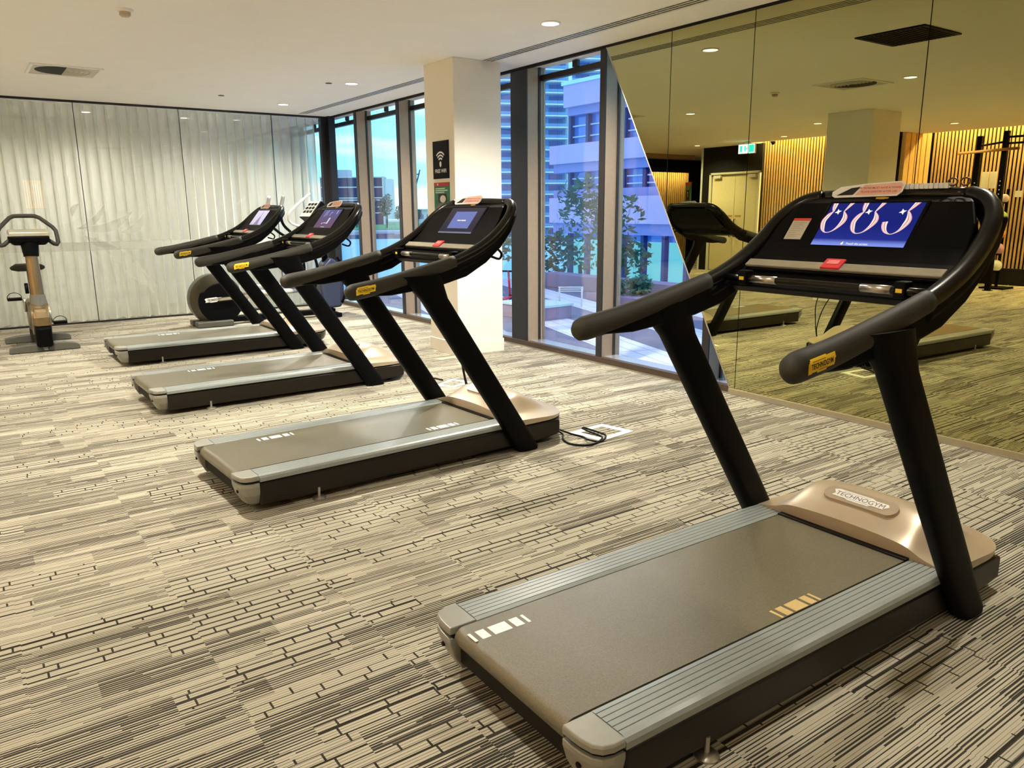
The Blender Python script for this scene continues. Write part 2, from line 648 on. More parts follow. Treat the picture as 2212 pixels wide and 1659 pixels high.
# ---- frameless glass partition in front of the sheer curtain
JX = [4.62, 3.892, 2.646, 1.406, .166, -.60]
for i in range(len(JX) - 1):
    a, b = JX[i + 1], JX[i]
    w = empty('window_%d' % (20 + i), ((a + b) / 2, YC, 0), kind='structure')
    obj('pane', MB().box(a - (a + b) / 2 + .004, b - (a + b) / 2 - .004, -.006, .006, .02, CEIL - .02), PART, w)
    obj('joint', MB().box(a - (a + b) / 2 - .004, a - (a + b) / 2 + .004, -.007, .007, .02, CEIL - .02), FRAMED, w)
struct('trim_track', MB().box(-.6, 4.65, YC - .02, YC + .02, 0, .022).box(-.6, 4.65, YC - .02, YC + .02, CEIL - .025, CEIL), FRAMED)

# curtain: deep soft folds, a wave-heading at the top, hem breaking on the floor
mb = MB()
NXC, NZ = 620, 14
zs = [.012, .03, .07, .14, .3, .7, 1.2, 1.8, 2.3, 2.5, 2.60, 2.66, 2.70, 2.75]
R = []
for z in zs:
    row = []
    for i in range(NXC + 1):
        x = -.42 + 5.02 * i / NXC
        ph = x / .128 * 2 * PI + .9 * math.sin(x * 2.1) + .5 * math.sin(x * 5.3 + 1)
        amp = .088 + .014 * math.sin(x * 3.7)
        hem = max(0, 1 - z / .3)
        top = max(0, (z - 2.5) / .25)
        yy = 11.62 + amp * (1 - .35 * top) * math.sin(ph) + .018 * math.sin(ph * 2 + 1.3) + hem * .035 * math.sin(ph * .5 + x * 9)
        zz = z + hem * .010 * math.sin(ph * 1.5)
        row.append((x + .012 * math.sin(ph * 2) + hem * .02 * math.sin(ph + 1), yy, max(.006, zz)))
    R.append(row)
mb.rings(R, caps=False, closed=False)
CURT = obj('sheer_curtain', mb, fabric('sheer_voile', (240, 240, 232)), smooth=True)
tag(CURT, 'white sheer floor-length curtain hanging in soft folds behind the glass partition', 'curtain')

# frosted swooshes on the partition
mb = MB()


def crescent(P0, P1, bow, thick, n=20):
    P0, P1 = Vector((*P0, 0)), Vector((*P1, 0))
    d = P1 - P0
    nrm = Vector((-d.y, d.x, 0)).normalized()
    vs = []
    for i in range(n + 1):
        t = i / n
        c = P0 + d * t + nrm * bow * 4 * t * (1 - t)
        w = thick * (math.sin(PI * t) ** .8)
        vs += [c + nrm * w / 2, c - nrm * w / 2]
    fs = [(2 * i, 2 * i + 1, 2 * i + 3, 2 * i + 2) for i in range(n)]
    mb.add([(v.x, YC - .009, v.y) for v in vs], fs)


crescent((1.27, 1.20), (1.62, 1.50), -.06, .07)
crescent((1.29, 1.22), (1.95, 1.42), -.10, .11)
crescent((1.78, 1.15), (2.10, 1.40), -.07, .10)
crescent((1.25, 1.36), (1.34, 1.52), .03, .06)
crescent((1.46, 1.10), (2.12, .34), .05, .16)
crescent((1.36, 1.12), (1.66, .98), -.03, .08)
mb.box(-.4, 4.55, YC - .010, YC - .0085, .93, 1.04)
tag(obj('frosted_decal', mb, film('frosted_film', (206, 208, 198), .34)), 'pale frosted band and sweeping leaf shapes applied to the glass partition', 'decal')

# ---- tinted mirror wall with its slanted left edge
mir = [('tall', [(5.28, CEIL - .02), (4.534, CEIL - .02), (4.534, 1.40)], 'narrow triangular tip of bronze mirror at top beside the window'),
       ('b', [(4.527, CEIL - .02), (4.527, 1.385), (3.79, .045), (3.750, .045), (3.750, CEIL - .02)], 'slant-cut bronze mirror panel bordering the triangle of window'),
       ('c', [(3.744, CEIL - .02), (3.744, .045), (2.518, .045), (2.518, CEIL - .02)], 'full-height bronze mirror panel reflecting the double door and timber slats'),
       ('d', [(2.512, CEIL - .02), (2.512, .045), (1.27, .045), (1.27, CEIL - .02)], 'bronze mirror panel at right edge reflecting the squat rack'),
       ('e', [(1.264, CEIL - .02), (1.264, .045), (.03, .045), (.03, CEIL - .02)], None),
       ('f', [(.024, CEIL - .02), (.024, .045), (-1.2, .045), (-1.2, CEIL - .02)], None),
       ('g', [(-1.206, CEIL - .02), (-1.206, .045), (-3.9, .045), (-3.9, CEIL - .02)], None)]
mirback = MB()
for nm, P, lab in mir:
    if lab:
        o = obj('mirror_panel', MB().prism(P, XW - .010, XW - .004, 'yz'), MIRROR)
        tag(o, lab, 'mirror', 'bronze mirror panels')
        ya, yb = min(p[0] for p in P), max(p[0] for p in P)
        Q = [(p[0] - .004 if abs(p[0] - ya) < .01 else (p[0] + .004 if (abs(p[0] - yb) < .01 and nm in 'cd') else p[0]), p[1]) for p in P]
        o2 = obj('backing', MB().prism(Q, XW - .004, XW - .001, 'yz'), BLKM, o)
    else:
        mirback.prism(P, XW - .010, XW - .001, 'yz')
struct('wall_right', mirback, MIRROR)
d = Vector((0, 3.79 - 5.28, .045 - (CEIL - .02)))
struct('trim_mirror_edge', MB().tube([(XW - .008, 5.284, CEIL - .02), (XW - .008, 3.794, .045)], .006, 8), STEEL)
struct('baseboard_right', MB().box(XW - .020, XW - .001, -3.9, 3.80, .004, .045), pm('mirror_base', (150, 140, 112), .5), bevel=.003)

# ---- ceiling fittings
for k, (x, y) in enumerate(DOWN):
    t = empty('downlight', (x, y, CEIL), 0)
    obj('trim_ring', MB().lathe([(.078, 0), (.078, -.006), (.066, -.010), (.062, -.002), (.062, 0)], n=28), WHITE, t, smooth=False, key='r')
    obj('diffuser', MB().lathe([(.061, -.001), (.061, -.006), (.03, -.008)], n=28), em('lamp_glow', (255, 244, 222), 9.0), t, key='d')
    li = bpy.data.lights.new('downlight_beam', 'SPOT')
    li.energy = DOWN_W * DOWN_K[k]
    li.color = WARM
    li.spot_size = math.radians(150)
    li.spot_blend = .9
    li.shadow_soft_size = .06
    lo = bpy.data.objects.new('beam', li)
    COL.objects.link(lo)
    lo.parent = t
    lo.location = (0, 0, -.03)
    where = {0: 'nearest the mirror, above the front treadmill row', 1: 'over the window side, just left of the column', 2: 'farthest along the window side near the curtain corner',
             3: 'in the middle row toward the curtain', 4: 'in the middle row beside the round vent', 5: 'in the third row, mirrored beside the far column',
             6: 'in front of the timber slats near the door', 7: 'in front of the bright slats above the squat rack',
             15: 'in the lobby just past the double door', 16: 'added to backlight the left end of the sheer curtain', 17: 'added to backlight the middle of the sheer curtain',
             18: 'added to backlight the right part of the sheer curtain'}.get(k)
    tag(t, ('round recessed ceiling downlight ' + where) if where else 'round recessed ceiling downlight above the open floor behind the viewer', 'ceiling light', 'recessed downlights')

# slot diffuser beside the windows
t = empty('slot_diffuser', (4.29, 7.1, CEIL), 0, 'long linear slot air diffuser in the ceiling along the windows', 'air vent')
f = MB()
for yy in (-.075, -.035, .005, .045):
    f.box(yy, yy + .013, -5.6, 4.1, -.0035, 0)
obj('blade', f, WHITE, t)


def slotmat():
    m, tt_, out = _nodes('slot_deflectors')
    q = NX(tt_)
    tc = tt_.nodes.new('ShaderNodeTexCoord')
    sp = tt_.nodes.new('ShaderNodeSeparateXYZ')
    tt_.links.new(tc.outputs['Object'], sp.inputs[0])
    c = q.mix(q.m('LESS_THAN', q.m('FRACT', q.m('DIVIDE', sp.outputs[1], .11)), .2), (.004, .004, .004), (.14, .14, .15))
    b = tt_.nodes.new('ShaderNodeBsdfPrincipled')
    tt_.links.new(c, b.inputs['Base Color'])
    tt_.links.new(b.outputs[0], out.inputs[0])
    return m


obj('slot', MB().box(-.072, .066, -5.6, 4.1, -.002, 0), slotmat(), t)


def vent(x, y, lab):
    t = empty('ceiling_vent', (x, y, CEIL), 0, lab, 'air vent', 'square ceiling vents')
    f = MB()
    for a, b, c, d in ((-.31, .31, -.31, -.28), (-.31, .31, .28, .31), (-.31, -.28, -.28, .28), (.28, .31, -.28, .28)):
        f.box(a, b, c, d, -.012, 0)
    obj('frame', f, WHITE, t, bevel=.003, key='f')
    obj('plate', MB().box(-.28, .28, -.28, .28, -.004, .002), pm('vent_plate', (200, 198, 186), .7), t, key='p')
    n = 30
    L, Rr = MB(), MB()
    arc = [(.25 * math.cos(PI / 2 + PI * i / n), .25 * math.sin(PI / 2 + PI * i / n)) for i in range(n + 1)]
    L.prism(arc, -.007, -.004, 'xy')
    obj('opening', L, BLKM, t, key='o')
    for q in range(5):
        r0 = .04 + q * .045
        P_ = [[(r * math.cos(-PI / 2 + PI * i / n), r * math.sin(-PI / 2 + PI * i / n), z) for r, z in ((r0, -.004), (r0 + .004, -.012), (r0 + .014, -.012), (r0 + .018, -.004))] for i in range(n + 1)]
        Rr.rings(P_)
    obj('louvre_ring', Rr, pm('vent_ring', (188, 186, 172), .6), t, key='l')


vent(1.09, 9.12, 'square ceiling vent with a dark half-round opening, above the curtain side')
vent(.98, 5.33, 'square ceiling vent with dark opening reflected beside the mirrored downlight')
t = empty('return_air_grille', (2.94, 3.65, CEIL), 0, 'large black square return air grille seen in the mirror', 'air vent')
obj('frame', MB().box(-.29, .29, -.29, .29, -.012, 0), BLKM, t, bevel=.004)
f = MB()
for i in range(14):
    f.box(-.26, .26, -.25 + i * .037, -.245 + i * .037, -.018, -.010)
obj('fin', f, BLKM, t)
t = empty('smoke_detector', (1.16, 6.23, CEIL), 0, 'small round white smoke detector on the ceiling at top left', 'smoke detector')
obj('base', MB().lathe([(.055, 0), (.055, -.012), (.045, -.018)]), WHITE, t, auto=40)
obj('sensor', MB().lathe([(.036, -.018), (.036, -.04), (.025, -.048)]), pm('sensor_beige', (190, 170, 150), .5), t, auto=40)
for x, y, l in ((2.83, 10.0, 'tiny dark sprinkler disc in ceiling near the curtain'), (3.55, 8.45, 'tiny dark sprinkler disc beside the middle window downlight')):
    t = empty('sprinkler', (x, y, CEIL), 0, l, 'sprinkler')
    obj('plate', MB().lathe([(.035, 0), (.035, -.006), (.015, -.01)], n=16), pm('sprinkler_grey', (90, 88, 86), .4, .5), t)

# ---- signs on the column (facing -x, so drawn with right = -y)
EX, EY = (0, -1, 0), (0, 0, 1)
s = empty('wifi_sign', (3.905, 6.675, 1.877), 0, 'black upright sign with white wifi symbol on the column', 'sign')
obj('board', MB().box(-.010, 0, -.147, .147, -.175, .175), BLK, s, bevel=.002)
f = MB()
vs, fs = text_pts('FREE WIFI', .050, .0006)
flat(f, vs, fs, (-.0115, 0, -.105), EX, EY)
for r in (.038, .066, .094):
    n = 14
    a0, a1 = PI * .25, PI * .75
    q = []
    for i in range(n + 1):
        t = a0 + (a1 - a0) * i / n
        q += [((r) * math.cos(t), (r) * math.sin(t)), ((r + .015) * math.cos(t), (r + .015) * math.sin(t))]
    flat(f, q, [(2 * i, 2 * i + 1, 2 * i + 3, 2 * i + 2) for i in range(n)], (-.0115, 0, -.032), EX, EY)
q = [(.018 * math.cos(2 * PI * i / 20), .027 * math.sin(2 * PI * i / 20)) for i in range(20)]
flat(f, q, [tuple(range(20))], (-.0115, 0, -.040), EX, EY)
obj('lettering', f, WHITE, s)
s = empty('notice_poster', (3.905, 6.675, 1.482), 0, 'green poster with red top strip on the column below the black sign', 'poster')
obj('sheet', MB().box(-.004, 0, -.147, .147, -.185, .185), pm('poster_green', (34, 104, 78), .5), s)
f = MB()
rect(f, (-.0055, 0, 0), EX, EY, -.147, .147, .152, .185)
obj('header', f, pm('poster_red', (176, 28, 40), .5), s)
for (x0, x1, yy) in ((-.12, .06, .128), (-.12, .11, .110), (-.12, .05, .092), (-.09, .12, -.092), (-.09, .10, -.112), (-.09, .03, -.132)):
    f = MB()
    rect(f, (-.0055, 0, 0), EX, EY, x0, x1, yy - .005, yy + .005)
    obj('text_line', f, pm('poster_text', (180, 214, 190), .5), s)
f = MB()
rect(f, (-.0065, 0, 0), EX, EY, -.085, -.06, .158, .178)
obj('logo', f, pm('poster_text', (180, 214, 190), .5), s)
f = MB()
rect(f, (-.0055, 0, 0), EX, EY, -.07, .09, -.005, .078)
obj('picture', f, INK, s)
f = MB()
q = [(.055 * math.cos(2 * PI * i / 18) + .02, .035 * math.sin(2 * PI * i / 18) + .03) for i in range(18)]
flat(f, q, [tuple(range(18))], (-.006, 0, 0), EX, EY)
obj('picture_highlight', f, pm('poster_pale', (206, 200, 190), .5), s)
f = MB()
q = [(.10 * math.cos(2 * PI * i / 20), .024 * math.sin(2 * PI * i / 20) - .045) for i in range(20)]
flat(f, q, [tuple(range(20))], (-.0055, 0, 0), EX, EY)
obj('blotch', f, pm('poster_maroon', (140, 44, 56), .5), s)

# ================================================================== treadmill
def heights(x, t):
    """front hood: height over the deck at x, lateral fraction t"""
    u = (x - 1.60) / .58
    base = .182 - .030 * max(0, u) ** 1.6
    ridge = math.exp(-((x - 1.80) / .17) ** 2)
    y = abs(t)
    plate = 1 / (1 + math.exp((y - .70) * 26))
    crown = .030 * (1 - y ** 2.4) + .085 * ridge * plate + .020 * ridge * (1 - y ** 2)
    return base + crown * (1 if u < 1 else 0) * min(1, (1.0 - max(0, u)) * 2.6)


def halfw(x):
    if x < 1.88:
        return .398
    u = min(1, (x - 1.88) / .30)
    return max(.02, .398 * (1 - u ** 2.6) ** .5)


GP = smoothpts([(.655, 0, 1.014), (.80, 0, 1.036), (1.02, 0, 1.082), (1.248, 0, 1.136)], 8)


def arm_path(sg):
    return smoothpts([(1.22, sg * .410, 1.128), (1.33, sg * .410, 1.165), (1.44, sg * .409, 1.214), (1.54, sg * .404, 1.278), (1.615, sg * .394, 1.345),
                      (1.665, sg * .368, 1.392), (1.70, sg * .328, 1.424), (1.722, sg * .270, 1.440)], 5)


# console face profile from shelf to top
CF = [(1.405, 1.182, .372), (1.47, 1.226, .376), (1.527, 1.277, .372), (1.587, 1.350, .360), (1.646, 1.418, .320), (1.70, 1.440, .280)]
SN = Vector((-.779, 0, .627))
SO = Vector((1.584, 0, 1.338)) + SN * .006           # centre of display
SX, SY = Vector((0, -1, 0)), Vector((.627, 0, .779))


def badge_outline(w, h):
    return [(-.5 * w, .30 * h), (-.42 * w, .48 * h), (.18 * w, .48 * h), (.24 * w, .34 * h), (.46 * w, .34 * h), (.5 * w, .1 * h), (.42 * w, -.30 * h), (.22 * w, -.30 * h),
            (.18 * w, -.48 * h), (-.18 * w, -.48 * h), (-.24 * w, -.36 * h), (-.48 * w, -.36 * h), (-.44 * w, -.05 * h)]


def on_grip(pts, sg, s0, r, lift, ang0):
    """wrap flat (a, b) points on the grip: a runs along it from s0, b around it"""
    out = []
    for a, b in pts:
        x = s0 + a
        i = min(range(len(GP)), key=lambda k: abs(GP[k].x - x))
        j = min(i + 1, len(GP) - 1)
        k = max(j - 1, 0)
        tt = (x - GP[k].x) / max(1e-6, GP[j].x - GP[k].x)
        c = GP[k] + (GP[j] - GP[k]) * tt
        th = ang0 + b / r
        out.append((x, sg * .41 + sg * (r + lift) * math.cos(th), c.z + (r * 1.04 + lift) * math.sin(th)))
    return out


def treadmill(loc, rz, label, scr, marks):
    T = empty('treadmill', loc, rz, label, 'treadmill', 'treadmills facing the windows')
    K = 'tm'
    # --- deck
    for sg in (1, -1):
        a, b = (.268, .397) if sg > 0 else (-.397, -.268)
        o_, i_ = sg * .397, sg * .268
        # ribbed side rail: section with shallow grooves, run along x
        sec = [(i_, .150), (i_, .181)]
        for k in range(5):
            yy = i_ + (o_ - i_) * (.14 + .155 * k)
            g = sg * .0016
            sec += [(yy - g, .1845), (yy - g * .6, .1818), (yy + g * .6, .1818), (yy + g, .1845)]
        sec += [(o_ - sg * .018, .1845), (o_ - sg * .006, .180), (o_, .170), (o_, .152)]
        mb = MB().rings([[(x, p[0], p[1]) for p in sec] for x in (.128, 1.60)])
        obj('side_rail', mb, GREY, T, key=K + str(sg))
        # end cap: upper lid and lower shoe
        def plan(sc, dx=0):
            P = [(.127, .270), (.127, .397), (.090, .397), (.062, .388), (.045, .368), (.037, .335), (.034, .300), (.034, .270)]
            return [(.127 - (.127 - x) * sc + dx, sg * (.270 + (y - .270) * sc)) for x, y in P]
        lo = MB()
        P1, P2, P3 = plan(1), plan(1), plan(.96)
        lo.rings([[(x, y, z) for x, y in P] for P, z in ((P1, .160), (P2, .176), (plan(.975), .184))])
        obj('end_cap_lid', lo, CAPM, T, bevel=.003, key=K + str(sg))
        lo = MB().rings([[(x, y, z) for x, y in P] for P, z in ((plan(.70, .012), .036), (plan(.9, .004), .085), (plan(1), .130), (plan(1), .148))])
        sh = obj('end_cap_shoe', lo, CAPM, T, bevel=.003, key=K + str(sg))
        obj('bolt_hole', MB().lathe([(.008, -.002), (.008, .004)], (.040, sg * .325, .105), 'x', 14), BLKM, sh, key=K + str(sg))
        obj('cap_gap', MB().rings([[(x, y, z) for x, y in plan(.93, .004)] for z in (.147, .161)]), BLKM, T, key=K + str(sg))
        # skirt
        S = [(.128, .030), (.128, .148), (1.98, .137), (2.02, .130), (2.02, .045), (1.9, .030)]
        sk = MB().prism(S, sg * .345, sg * .394)
        obj('side_skirt', sk, SKIRTM, T, bevel=.010, seg=3, key=K + str(sg))
        obj('skirt_gap', MB().prism([(.128, .147), (.128, .153), (1.62, .153), (1.62, .138)], sg * .33, sg * .388), BLKM, T, key=K + str(sg))
        # upright: leaning rounded slab
        up = MB()
        R = []
        for z, xc in ((.004, 1.735), (.02, 1.728), (.5, 1.409), (.95, 1.110), (1.035, 1.054), (1.075, 1.028)):
            hx = .078 if z < .95 else .078 + (z - .95) * .35
            if z < .01:
                hx = .068
            hy = .036
            ring = []
            for q in range(20):
                th = 2 * PI * q / 20
                cx, sy = math.cos(th), math.sin(th)
                ring.append((xc + hx * math.copysign(abs(cx) ** .6, cx), sg * .418 + hy * math.copysign(abs(sy) ** .6, sy), z))
            R.append(ring)
        up.rings(R)
        obj('upright', up, BLK, T, smooth=False, key=K + str(sg), auto=50)
        # grip with domed end
        P = [Vector((GP[0].x - .044, 0, GP[0].z - .008)), Vector((GP[0].x - .039, 0, GP[0].z - .007)), Vector((GP[0].x - .026, 0, GP[0].z - .005))] + GP
        rr = [.008, .022, .034] + [.0395] * 4 + [.0395 - .007 * i / (len(GP) - 5) for i in range(len(GP) - 4)]
        g = MB().tube([(p.x, sg * .41, p.z) for p in P], rr, 20, sq=(.92, 1.04), up=(0, 0, 1))
        obj('handlebar_grip', g, GRIPM, T, smooth=True, key=K + str(sg))
        # bent arm: outer tube and inner tube with a dark web
        A = arm_path(sg)
        obj('handlebar', MB().tube(A, [.029] * len(A), 14), TUBEM, T, smooth=True, key=K + str(sg))
        A2 = [Vector((p.x + .012, p.y - sg * (.004 if p.x < 1.6 else .012), p.z - .036)) for p in A]
        obj('handlebar_liner', MB().tube(A2, [.025] * len(A2), 12), BLK, T, smooth=True, key=K + str(sg))
        # bracket web under grip and arm
        B = [(.70, .990), (.86, .985), (1.02, 1.0), (1.17, 1.02), (1.32, 1.055), (1.45, 1.122), (1.55, 1.200), (1.62, 1.280), (1.655, 1.36), (1.65, 1.375), (1.61, 1.33), (1.53, 1.25), (1.40, 1.175), (1.24, 1.115), (1.0, 1.06), (.72, 1.015)]
        obj('arm_bracket', MB().prism(B, sg * .385, sg * .425), BLK, T, bevel=.008, key=K + str(sg))
        hk = smoothpts([(1.56, sg * .36, 1.20), (1.60, sg * .36, 1.165), (1.585, sg * .36, 1.135), (1.53, sg * .36, 1.15)], 4)
        obj('towel_hook', MB().tube(hk, .007, 8), BLK, T, smooth=True, key=K + str(sg))
        # levelling foot
        fo = MB().lathe([(.034, .0), (.034, .006), (.026, .013), (.010, .016)], (.42, sg * .392, 0), 'z', 20)
        fo.lathe([(.008, .012), (.008, .06)], (.42, sg * .392, 0), 'z', 10)
        obj('levelling_foot', fo, STEEL, T, key=K + str(sg), auto=40)
        obj('transport_wheel', MB().lathe([(.036, -.014), (.04, -.008), (.04, .008), (.036, .014)], (1.92, sg * .30, .040), 'y', 20), BLKM, T, key=K + str(sg), auto=40)
    obj('deck_frame', MB().box(.10, 1.95, -.345, .345, .045, .125).box(.07, .11, -.28, .28, .06, .125), BLKM, T, key=K)
    # belt loop
    r, zc, x0, x1 = .033, .149, .078, 1.60
    prof = [(x1, zc + r)] + [(x0 - r * math.sin(PI * i / 12), zc + r * math.cos(PI * i / 12)) for i in range(13)] + [(x1, zc - r)]
    obj('running_belt', MB().rings([[(x, yy, z) for x, z in prof] for yy in (-.262, .262)]), BELTM, T, key=K, auto=40)
    obj('belt_gap', MB().box(1.575, 1.635, -.266, .266, .13, .188), BLKM, T, key=K)
    for (mx, my, c) in marks:
        f = MB()
        for a, w in ((0, .010), (.026, .030), (.070, .062), (.146, .030), (.190, .010)):
            f.box(mx + a, mx + a + w, my - .024, my + .024, zc + r - .001, zc + r + .0008)
        obj('belt_marking', f, c, T)
    # hood
    rows = [1.60 + .58 * (i / 34) for i in range(35)]
    tt = [-1 + 2 * j / 40 for j in range(41)]
    R = []
    for x in rows:
        R.append([(x, t * halfw(x), heights(x, t)) for t in tt])
    mb = MB()
    mb.rings(R, caps=False, closed=False)
    # short skirt of hood
    E = [R[i][0] for i in range(35)] + [R[34][j] for j in range(1, 40)] + [R[i][40] for i in range(34, -1, -1)]
    mb.rings([[(p[0], p[1], p[2]) for p in E], [(p[0] - .002, p[1] * .995, min(p[2] - .004, .146)) for p in E]], caps=False, closed=False)
    mb.add([R[0][0], R[0][40], (1.60, .398, .146), (1.60, -.398, .146)], [])
    k = len(mb.v)
    mb.rings([R[0], [(1.602, p[1], .146) for p in R[0]]], caps=False, closed=False)
    obj('motor_hood', mb, HOODM, T, smooth=False, key=K, auto=45)
    # lower front shell
    out = [(x, halfw(x)) for x in [1.95 + .225 * i / 12 for i in range(13)]]
    PL = [(x, -w) for x, w in out] + [(x, w) for x, w in out[::-1]]
    mb = MB().rings([[(1.95 + (x - 1.95) * s, y * s2, z) for x, y in PL] for z, s, s2 in ((.028, .70, .88), (.06, .92, .97), (.10, 1.0, .99), (.134, 1.0, .985))])
    obj('front_shell', mb, SKIRTM, T, key=K, auto=40)
    obj('front_gap', MB().rings([[(1.95 + (x - 1.95) * .97, y * .96, z) for x, y in PL] for z in (.13, .15)]), BLKM, T, key=K)
    # brand plate on the hood
    so = Vector((1.715, 0, 0))
    ang = math.atan2(heights(1.745, 0) - heights(1.685, 0), .06)
    ex, ey = Vector((0, -1, 0)), Vector((math.cos(ang), 0, math.sin(ang)))
    nn = Vector((-math.sin(ang), 0, math.cos(ang)))
    so.z = heights(1.715, 0)
    so = so + nn * .007

    def oval(w, h):
        return [(w * .5 - h * .5 + h * .5 * math.cos(PI * (i / 12 - .5)), h * .5 * math.sin(PI * (i / 12 - .5))) for i in range(13)] + \
               [(-w * .5 + h * .5 + h * .5 * math.cos(PI * (i / 12 + .5)), h * .5 * math.sin(PI * (i / 12 + .5))) for i in range(13)]
    q = oval(.300, .074)
    mb = MB()
    mb.rings([[so - nn * .012 + ex * a + ey * b for a, b in oval(.304, .078)], [so + ex * a + ey * b for a, b in q]])
    pl = obj('name_plate', mb, pm('plate_metal', (176, 160, 138), .3, .4), T, key=K)
    mb = MB()
    flat(mb, badge_outline(.232, .050), [tuple(range(13))], so + nn * .0012, ex, ey)
    obj('badge', mb, pm('badge_silver', (232, 230, 226), .4, .2), pl, key=K + 'h')
    vs, fs = fit(text_pts('TECHNOGYM', .026, 0), .200, .0225)
    mb = MB()
    flat(mb, vs, fs, so + nn * .0022, ex, ey)
    rect(mb, so + nn * .0022, ex, ey, -.075, .035, .0155, .0168)
    rect(mb, so + nn * .0022, ex, ey, -.05, .045, -.0175, -.0162)
    obj('lettering', mb, pm('plate_ink', (110, 100, 92), .5), pl, key=K + 'h')
    # yellow badge wrapped on the right grip
    mb = MB()
    bo = badge_outline(.108, .036)
    ctr = on_grip([(0, 0)], -1, .705, .0385, .0022, .10)[0]
    ring = on_grip(bo, -1, .705, .0385, .0022, .10)
    n = len(bo)
    g2 = []
    for qy in range(7):
        for qx in range(13):
            g2.append((-.050 + .100 * qx / 12, -.014 + .028 * qy / 6))
    w = on_grip(g2, -1, .705, .0385, .0020, .10)
    mb.add(w, [(a * 13 + b, a * 13 + b + 1, (a + 1) * 13 + b + 1, (a + 1) * 13 + b) for a in range(6) for b in range(12)])
    for (a0, a1, b0, b1) in ((-.046, .018, .0125, .019), (-.018, .020, -.019, -.0125), (.018, .054, .002, .0165), (-.054, -.040, -.016, .010)):
        qq = [(a0 + (a1 - a0) * i / 4, b) for b in (b0, b1) for i in range(5)]
        mb.add(on_grip(qq, -1, .705, .0385, .0020, .10), [(i, i + 1, i + 6, i + 5) for i in range(4)])
    bd = obj('grip_badge', mb, YEL, T, key=K)
    vs, fs = fit(text_pts('TECHNOGYM', .0165, .0003), .088, .0125)
    mb = MB().add(on_grip([(v[0], v[1]) for v in vs], -1, .703, .0385, .0032, .10), fs)
    for (a0, a1, b) in ((-.040, .012, .0105), (-.016, .020, -.0105)):
        qq = [(a0 + (a1 - a0) * i / 4, b + s) for s in (-.0006, .0006) for i in range(5)]
        mb.add(on_grip(qq, -1, .705, .0385, .0032, .10), [(i, i + 1, i + 6, i + 5) for i in range(4)])
    obj('lettering', mb, INK, bd, key=K + 'g')
    # --- console
    mb = MB()
    R = []
    for i, (x, z, w) in enumerate(CF):
        a = CF[max(0, i - 1)]
        b = CF[min(len(CF) - 1, i + 1)]
        d = Vector((b[0] - a[0], 0, b[1] - a[1])).normalized()
        nb = Vector((d.z, 0, -d.x))
        th = (.030, .055, .075, .085, .075, .045)[i]
        R.append([(x, -w, z), (x, w, z), (x + nb.x * th, w * .97, z + nb.z * th), (x + nb.x * th, -w * .97, z + nb.z * th)])
    mb.rings(R)
    obj('console', mb, BLK, T, bevel=.006, key=K)
    tp = [Vector((1.722, .265 - .53 * i / 16, 1.440 + .008 * math.sin(PI * i / 16))) for i in range(17)]
    obj('top_bar', MB().tube(tp, .024, 12), TUBEM, T, smooth=True, key=K)
    # shelf lip
    d = Vector((.83, 0, .56)).normalized()
    nn2 = Vector((-d.z, 0, d.x))
    obj('shelf', MB().obox(Vector((1.424, 0, 1.197)) + nn2 * .006, d * .019, (0, .366, 0), nn2 * .006), SILVER, T, bevel=.003, key=K)
    sk = obj('stop_key', MB().obox(Vector((1.430, .012, 1.203)) + nn2 * .012, d * .026, (0, .036, 0), nn2 * .005), RED, T, bevel=.003, key=K)
    obj('label_mark', MB().obox(Vector((1.434, .012, 1.206)) + nn2 * .0176, d * .010, (0, .022, 0), nn2 * .0005), pm('key_pink', (250, 150, 150), .5), sk, key=K)
    br = MB().tube([(1.322, .385 - .77 * i / 8, 1.152) for i in range(9)], .0125, 12)
    obj('grip_bar', br, TUBEM, T, smooth=True, key=K)
    for sg in (1, -1):
        obj('pulse_sensor', MB().tube([(1.322, sg * .16, 1.152), (1.322, sg * .26, 1.152)], .0138, 12), STEEL, T, smooth=True, key=K + str(sg))
        c = obj('clip', MB().box(1.300, 1.345, sg * .295 - .018, sg * .295 + .018, 1.130, 1.182), BLK, T, bevel=.004, key=K + str(sg))
        obj('clip_emblem', MB().box(1.2985, 1.3005, sg * .295 - .010, sg * .295 + .010, 1.148, 1.160), YEL, c, key=K + str(sg))
    obj('under_tray', MB().prism([(1.325, 1.125), (1.41, 1.172), (1.44, 1.165), (1.42, 1.12), (1.36, 1.10)], -.37, .37), BLK, T, bevel=.006, key=K)
    # display
    w, h = .173, .0945
    mb = MB().obox(SO - SN * .004, SX * (w + .012), SY * (h + .010), SN * .005)
    obj('display_bezel', mb, BLK, T, bevel=.002, key=K)
    mb = MB()
    rect(mb, SO + SN * .0014, SX, SY, -w, w, -h, h)
    o = obj('display', mb, scr['mat'], T)
    for nm, mk, mat in scr['parts']:
        m2 = MB()
        mk(m2)
        obj(nm, m2, mat, o)
    mb = MB()
    flat(mb, badge_outline(.05, .013), [tuple(range(13))], Vector((1.668, -.0, 1.428)) + Vector((-.5, 0, .85)) * .006, SX, Vector((.80, 0, .6)))
    obj('console_badge', mb, pm('badge_gold', (206, 160, 40), .4), T, key=K)
    return T


def uv(u, v):
    return ((u - .5) * .346, (.5 - v) * .189)


